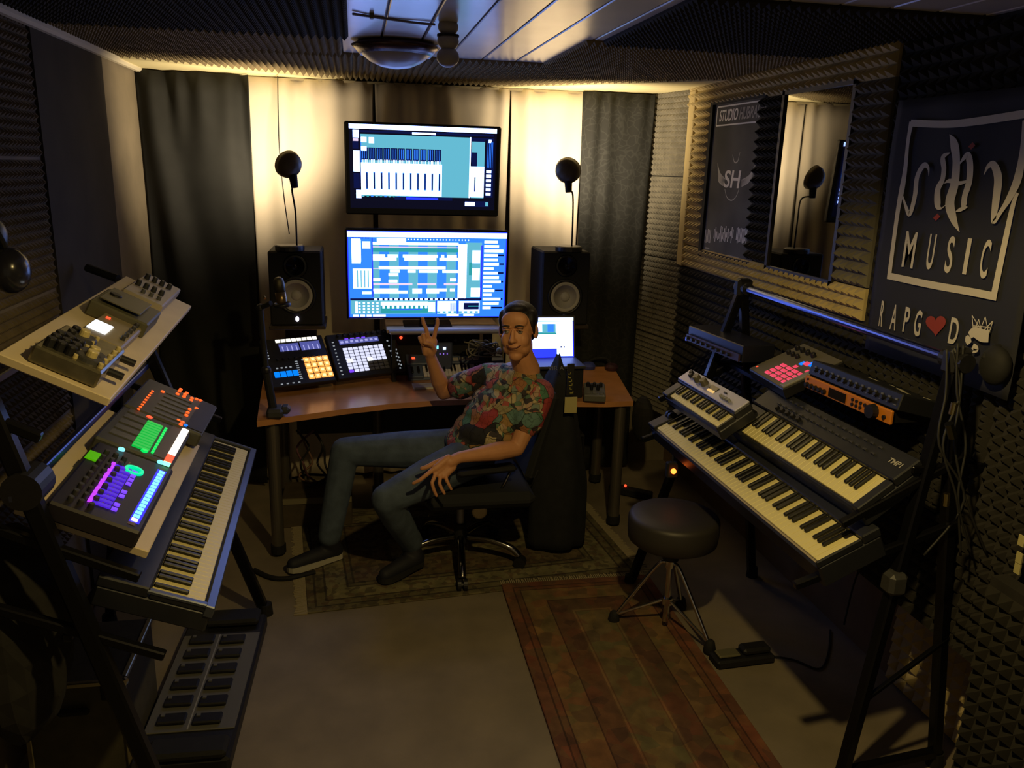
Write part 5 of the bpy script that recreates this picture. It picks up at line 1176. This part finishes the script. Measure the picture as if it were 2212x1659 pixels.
A0, A1 = ay(1228, 785, 3.54), ay(1236, 855, 3.53)
obj('strap', B().box((A0+A1)/2, (.034, .005, (A0-A1).z), bev=.001), blackm, ln_)
b = B()
for i in range(8): 
    q = A0.lerp(A1, .08+i*.118); b.box(q+V((-.004, -.004, 0)), (.014 if i % 2 else .010, .001, .004)); b.box(q+V((.004 if i % 3 else -.008, -.004, .004)), (.003, .001, .010))
obj('marks', b, mat('strap_yellow', (.38, .34, .08), .7), ln_)
q = ay(1233, 875, 3.52); obj('tag', B().box(q, (.060, .004, .078), bev=.001), mat('tag_yellow', (.48, .42, .18), .7), ln_)

# ------------------------------------------------------------ the seated man
class Body(B):
    def cap(s, *pr, n=14):      # chain of (point, radius)
        for (p, r_), (q, t_) in zip(pr, pr[1:]):
            if (V(q)-V(p)).length > 1e-5: s.cyl(p, q, r_, t_, n)
        for p, r_ in pr: s.sph(p, r_, n, 8)
        return s
def grown(name, b, m, parent, vox, smooth=3, it=8):
    o = obj(name, b, m, parent)
    a = o.modifiers.new('join', 'REMESH'); a.mode = 'VOXEL'; a.voxel_size = vox; a.use_smooth_shade = True
    c = o.modifiers.new('soft', 'SMOOTH'); c.factor = .5; c.iterations = it
    return o
Hc = ay(1119, 716, 3.44)          # head centre
f_ = V((-.42, -.88, .02)).normalized(); upv = V((-.06, .03, 1)).normalized(); xr = f_.cross(upv).normalized(); upv = xr.cross(f_)
HM = Matrix((-xr, f_, upv)).transposed().to_4x4(); HM.translation = Hc   # x: his right .. keep handed below
HM = Matrix((f_.cross(upv), f_, upv)).transposed().to_4x4(); HM.translation = Hc
S_ = 1.06
def h(x, y, z): return HM @ V((x*S_, y*S_, z*S_))
skin = mat('skin', (0.58, 0.27, 0.125), 0.55, noise=.06, nscale=25)
body = Body()
HR = HM.to_3x3()
def ell(b, c, r_, n=18): b.sph(h(*c), tuple(q*S_ for q in r_), n, 12, HR)
ell(body, (0, -.018, .035), (.074, .094, .082)); ell(body, (0, .018, -.030), (.060, .070, .082)); ell(body, (0, .050, -.092), (.030, .028, .024))
ell(body, (.034, .022, -.062), (.024, .045, .032)); ell(body, (-.034, .022, -.062), (.024, .045, .032))
ell(body, (.033, .048, -.026), (.026, .032, .036)); ell(body, (-.033, .048, -.026), (.026, .032, .036)); ell(body, (0, .060, -.055), (.034, .022, .030))
ell(body, (0, .052, .052), (.056, .030, .040)); ell(body, (.026, .073, .030), (.022, .011, .008)); ell(body, (-.026, .073, .030), (.022, .011, .008))
body.cap((h(0, .084, .016), .0075), (h(0, .096, -.008), .0095), (h(0, .101, -.022), .0125)); body.sph(h(.010, .092, -.025), .008, 10); body.sph(h(-.010, .092, -.025), .008, 10)
ell(body, (0, .084, -.050), (.022, .010, .006)); ell(body, (0, .080, -.060), (.019, .010, .006))
for sx in (1, -1): ell(body, (sx*.076, -.008, 0), (.009, .018, .031)); ell(body, (sx*.073, .0, -.012), (.008, .012, .016))
NB = ay(1138, 800, 3.50); SR = ay(1052, 812, 3.66); SL = ay(1166, 850, 3.42); CH = ay(1098, 865, 3.53); BE = ay(1046, 930, 3.55); PV = ay(1020, 972, 3.57)
body.cap((h(0, -.03, -.055), .056), (h(0, -.035, -.10), .054), (NB, .062))
body.cap((NB, .06), (SR+V((.02, 0, -.01)), .045)); body.cap((NB+V((0, 0, -.02)), .05), (SL+V((-.01, 0, .0)), .045))
body.cap((CH+V((0, .02, .0)), .075), (BE+V((0, .02, 0)), .075), (PV+V((0, .01, -.02)), .10))
ER, WR = ay(958, 848, 3.80), ay(930, 770, 3.72); ER.z = max(ER.z, .765)
EL, WL = ay(1116, 968, 3.34), ay(992, 988, 3.24)
body.cap((SR, .050), (SR.lerp(ER, .5), .044), (ER, .036), (ER.lerp(WR, .35), .041), (ER.lerp(WR, .75), .030), (WR, .026))
body.cap((SL, .052), (SL.lerp(EL, .5), .047), (EL, .037), (EL.lerp(WL, .35), .042), (EL.lerp(WL, .75), .030), (WL, .025))
# right hand: V sign, palm to the room
yh = 3.70
def rh(px, py, dy=0): return ay(px, py, yh+dy)
body.cap((WR, .025), (rh(928, 758), .024)); 
for px_ in (915, 922, 930, 938): body.cap((rh(927+(px_-927)*.6, 762), .017), (rh(px_, 737), .0155))
body.cap((rh(937, 735), .0105), (rh(941, 713, -.005), .0102), (rh(945, 700, -.005), .0095), (rh(945, 690, -.005), .0088))
body.cap((rh(927, 733), .0105), (rh(920, 710, -.005), .0102), (rh(915, 698, -.006), .0095), (rh(913, 688, -.006), .0088))
body.cap((rh(918, 731), .010), (rh(914, 723, -.022), .0095), (rh(917, 735, -.036), .009), (rh(921, 743, -.030), .0085))
body.cap((rh(910, 736), .0095), (rh(906, 729, -.018), .009), (rh(910, 739, -.032), .0085), (rh(914, 746, -.026), .008))
body.cap((rh(938, 757, -.008), .014), (rh(934, 746, -.030), .0115), (rh(923, 742, -.044), .0095), (rh(917, 741, -.044), .009))
# left hand lying over the thigh
def lh(px, py, y=3.20): return ay(px, py, y)
body.cap((WL, .025), (lh(972, 998, 3.22), .026))
for a_, c_ in (((968, 990), (940, 1012)), ((966, 998), (943, 1022)), ((972, 1004), (951, 1028)), ((978, 1008), (960, 1028))):
    body.cap((lh(*a_, 3.22), .018), (lh(*c_, 3.19), .0155))
body.cap((lh(938, 1012, 3.19), .0105), (lh(921, 1026, 3.165), .0095), (lh(907, 1037, 3.16), .0085), (lh(893, 1044, 3.165), .0075))
body.cap((lh(942, 1022, 3.185), .0095), (lh(933, 1043, 3.155), .0086), (lh(937, 1058, 3.15), .0079), (lh(943, 1071, 3.15), .007))
body.cap((lh(952, 1026, 3.185), .0092), (lh(949, 1044, 3.155), .0084), (lh(954, 1056, 3.15), .0077), (lh(960, 1066, 3.15), .007))
body.cap((lh(962, 1024, 3.19), .009), (lh(965, 1038, 3.165), .008), (lh(970, 1048, 3.16), .0073), (lh(975, 1057, 3.16), .0066))
body.cap((lh(962, 992, 3.23), .015), (lh(938, 1001, 3.235), .0125), (lh(922, 1009, 3.23), .0105), (lh(911, 1012, 3.23), .0092))
# legs under the jeans
HPR, HPL = ay(995, 968, 3.66), ay(1010, 990, 3.48)
KR, AR = ay(745, 975, 3.70), ay(712, 1165, 3.66); KL, AL = ay(835, 1078, 3.30), ay(888, 1178, 3.52)
body.cap((PV, .10), (HPR, .075), (KR, .05), (KR.lerp(AR, .4), .048), (AR, .035)); body.cap((PV, .10), (HPL, .075), (KL, .05), (KL.lerp(AL, .4), .048), (AL, .035))
man = obj('person', body, skin); a = man.modifiers.new('join', 'REMESH'); a.mode = 'VOXEL'; a.voxel_size = .0038; a.use_smooth_shade = True
c = man.modifiers.new('soft', 'SMOOTH'); c.factor = .5; c.iterations = 4
tag(man, 'smiling seated man in colourful print t-shirt and jeans, making a V sign', 'person')
# hair
hb = Body(); ell(hb, (0, -.030, .050), (.079, .094, .076), 24); ell(hb, (0, .022, .100), (.048, .040, .022)); ell(hb, (0, -.055, .0), (.072, .056, .062))
for sx in (1, -1): ell(hb, (sx*.066, .002, .050), (.013, .032, .040)); ell(hb, (sx*.071, .008, .012), (.006, .012, .026))
grown('hair', hb, mat('hair_dark', (.009, .0065, .0055), .6, noise=.3, nscale=60, bump=.6, bscale=250), man, .005, it=2)
eb = mat('brow_dark', (.04, .022, .014), .8); ew = mat('eye_white', (.30, .25, .22), .5); ei = mat('eye_iris', (.02, .015, .01), .5)
for sx in (1, -1):
    obj('eyebrow', B().tube([h(sx*.012, .087, .034), h(sx*.028, .088, .038), h(sx*.044, .078, .033)], .0042, 8), eb, man)
    e_ = obj('eye', B().sph(h(sx*.028, .071, .013), .0125, 14), ew, man, smooth=True); obj('iris', B().sph(h(sx*.030, .0805, .0135), .0052, 10), ei, e_)
    obj('eyelid', B().tube([h(sx*.014, .078, .018), h(sx*.028, .086, .021), h(sx*.043, .077, .016)], .0032, 8), skin, man)
obj('mouth', B().tube(spl([h(-.030, .074, -.044), h(-.015, .091, -.052), h(0, .094, -.055), h(.015, .091, -.052), h(.030, .074, -.044)]), .0030, 8), mat('lip_dark', (.16, .05, .035), .5), man, smooth=True)
# t-shirt
sm_ = bpy.data.materials.new('cartoon_print'); sm_.use_nodes = True; nt = sm_.node_tree; bs = nt.nodes['Principled BSDF']; bs.inputs['Roughness'].default_value = .9
tc = nt.nodes.new('ShaderNodeTexCoord'); nz = nt.nodes.new('ShaderNodeTexNoise'); nz.inputs['Scale'].default_value = 14; nz.inputs['Detail'].default_value = 2
mv = nt.nodes.new('ShaderNodeMixRGB'); mv.inputs[0].default_value = .05; nt.links.new(tc.outputs['Object'], mv.inputs[1]); nt.links.new(tc.outputs['Object'], nz.inputs['Vector']); nt.links.new(nz.outputs['Color'], mv.inputs[2])
def vor(scale, feat): 
    v = nt.nodes.new('ShaderNodeTexVoronoi'); v.inputs['Scale'].default_value = scale; v.feature = feat; nt.links.new(mv.outputs[0], v.inputs['Vector']); return v
def ramp(src, els, const=True):
    r_ = nt.nodes.new('ShaderNodeValToRGB'); r_.color_ramp.interpolation = 'CONSTANT' if const else 'LINEAR'; nt.links.new(src, r_.inputs[0])
    for i, (p, c_) in enumerate(els):
        e = r_.color_ramp.elements[i] if i < 2 else r_.color_ramp.elements.new(p)
        e.position = p; e.color = (*c_, 1)
    return r_
cols = [(0, (.36, .05, .05)), (.2, (.08, .20, .12)), (.30, (.12, .22, .19)), (.40, (.34, .20, .07)), (.50, (.025, .025, .03)), (.62, (.34, .09, .12)), (.76, (.36, .30, .17)), (.82, (.36, .16, .07)), (.90, (.12, .16, .19))]
v1 = vor(15, 'F1'); ra = ramp(v1.outputs['Color'], cols)
v2 = vor(38, 'F1'); rb_ = ramp(v2.outputs['Color'], [(0, (.40, .28, .12)), (.2, (.12, .2, .12)), (.34, (.5, .4, .22)), (.45, (.05, .04, .04)), (.58, (.42, .1, .08)), (.7, (.2, .25, .2)), (.82, (.45, .3, .2))])
mk1 = nt.nodes.new('ShaderNodeMixRGB'); n5 = nt.nodes.new('ShaderNodeTexNoise'); n5.inputs['Scale'].default_value = 7; nt.links.new(tc.outputs['Object'], n5.inputs['Vector']); rr_ = ramp(n5.outputs['Fac'], [(0, (0, 0, 0)), (.52, (1, 1, 1))]); nt.links.new(rr_.outputs[0], mk1.inputs[0]); nt.links.new(ra.outputs[0], mk1.inputs[1]); nt.links.new(rb_.outputs[0], mk1.inputs[2])
v3 = vor(15, 'DISTANCE_TO_EDGE'); re_ = ramp(v3.outputs['Distance'], [(0, (.03, .03, .03)), (.035, (1, 1, 1))], False)
v4 = vor(38, 'DISTANCE_TO_EDGE'); rf_ = ramp(v4.outputs['Distance'], [(0, (.15, .12, .1)), (.05, (1, 1, 1))], False)
mm1 = nt.nodes.new('ShaderNodeMixRGB'); mm1.blend_type = 'MULTIPLY'; mm1.inputs[0].default_value = 1; nt.links.new(mk1.outputs[0], mm1.inputs[1]); nt.links.new(re_.outputs[0], mm1.inputs[2])
mm2 = nt.nodes.new('ShaderNodeMixRGB'); mm2.blend_type = 'MULTIPLY'; mm2.inputs[0].default_value = .7; nt.links.new(mm1.outputs[0], mm2.inputs[1]); nt.links.new(rf_.outputs[0], mm2.inputs[2]); nt.links.new(mm2.outputs[0], bs.inputs['Base Color'])
ts = Body()
ts.cap((NB+V((-.02, 0, -.048)), .078), (SR+V((.015, 0, -.005)), .068)); ts.cap((NB+V((0, 0, -.052)), .075), (SL+V((-.01, 0, -.01)), .066))
ts.cap((SR, .062), (SR.lerp(ER, .60), .066)); ts.cap((SL, .068), (SL.lerp(EL, .52), .070))
tM = ((SL-SR).normalized())
for t, rx, ry, px_, py_, yy in ((0, .20, .11, 1112, 842, 3.54), (.25, .215, .135, 1098, 870, 3.54), (.5, .21, .145, 1080, 900, 3.53), (.75, .195, .15, 1056, 928, 3.53), (1, .18, .15, 1034, 952, 3.55)):
    c_ = ay(px_, py_, yy); sx = V((tM.x, tM.y, 0)).normalized(); Rm = Matrix((sx, V((-sx.y, sx.x, 0)), V((0, 0, 1)))).transposed()
    ts.sph(c_, (rx*.92, ry, .09), 18, 12, Rm)
grown('t_shirt', ts, sm_, man, .006, it=5)
# jeans
jn = Body(); 
jn.cap((PV+V((0, 0, -.02)), .118), (HPR, .098), (HPR.lerp(KR, .5), .090), (KR, .068), (KR.lerp(AR, .35), .066), (AR+V((0, 0, .02)), .056))
jn.cap((PV+V((0, 0, -.02)), .118), (HPL, .098), (HPL.lerp(KL, .5), .090), (KL, .068), (KL.lerp(AL, .35), .066), (AL+V((0, 0, .02)), .056))
grown('jeans', jn, mat('denim', (.072, .10, .145), .85, noise=.25, nscale=18, bump=.3, bscale=300), man, .007, it=6)
# shoes
def shoe(ankle, heel, toe, nm):
    up_ = Body(); d = (toe-heel); L_ = d.length; d.normalize(); z_ = V((0, 0, 1))
    up_.cap((ankle+V((0, 0, -.01)), .045), (heel+z_*.055+d*.04, .042)); up_.cap((heel+z_*.045+d*.03, .040), (heel.lerp(toe, .5)+z_*.042, .038), (toe+z_*.035-d*.03, .033))
    s_ = grown('shoe', up_, mat('shoe_dark', (.012, .013, .022), .7), man, .006, it=4)
    s = V((-d.y, d.x, 0)); pts = []
    for t, w_ in ((0, .022), (.04, .034), (.3, .036), (.6, .044), (.85, .042), (.96, .028), (1.0, .012)): pts.append((t, w_))
    out = [heel+d*L_*t+s*w_ for t, w_ in pts]+[heel+d*L_*t-s*w_ for t, w_ in pts[::-1]]
    b = B(); n = len(out); b.add([p+z_*.004 for p in out]+[p+z_*.030 for p in out], [tuple(range(n)), tuple(range(n, 2*n))[::-1]]+[(i, (i+1) % n, n+(i+1) % n, n+i) for i in range(n)])
    obj('sole', b, mat('sole_white', (.50, .47, .38), .6) if nm else mat('sole_black', (.02, .02, .02), .6), s_)
hl = AR.copy(); hl.z = .012; hl += V((.05, .03, 0)); to = az(622, 1238, .012); shoe(AR, hl, to, True)
hl2 = AL.copy(); hl2.z = .03; hl2 += V((.05, .01, 0)); to2 = hl2+V((-.20, -.14, -.018)); shoe(AL, hl2, to2, False)

# ------------------------------------------------------------ repeats share a group
GR = {'curtain': 'curtains along the back wall', 'studio_speaker': 'pair of studio speakers', 'desk_lamp': 'pair of desk lamps on the speakers', 'speaker_stand': 'pair of speaker stands', 'shelf_board': 'white boards on the left stand', 'keyboard_stand': 'keyboard stands along the walls', 'effects_unit': 'effects units on the upper white board', 'rug': 'patterned rugs on the floor', 'rack_unit': 'black and orange rack units', 'mix_controller': 'mixer controllers on the lower white board'}
for o in C.objects:
    k = o.name.split('.')[0]
    if o.parent is None and k in GR and 'label' in o: o['group'] = GR[k]
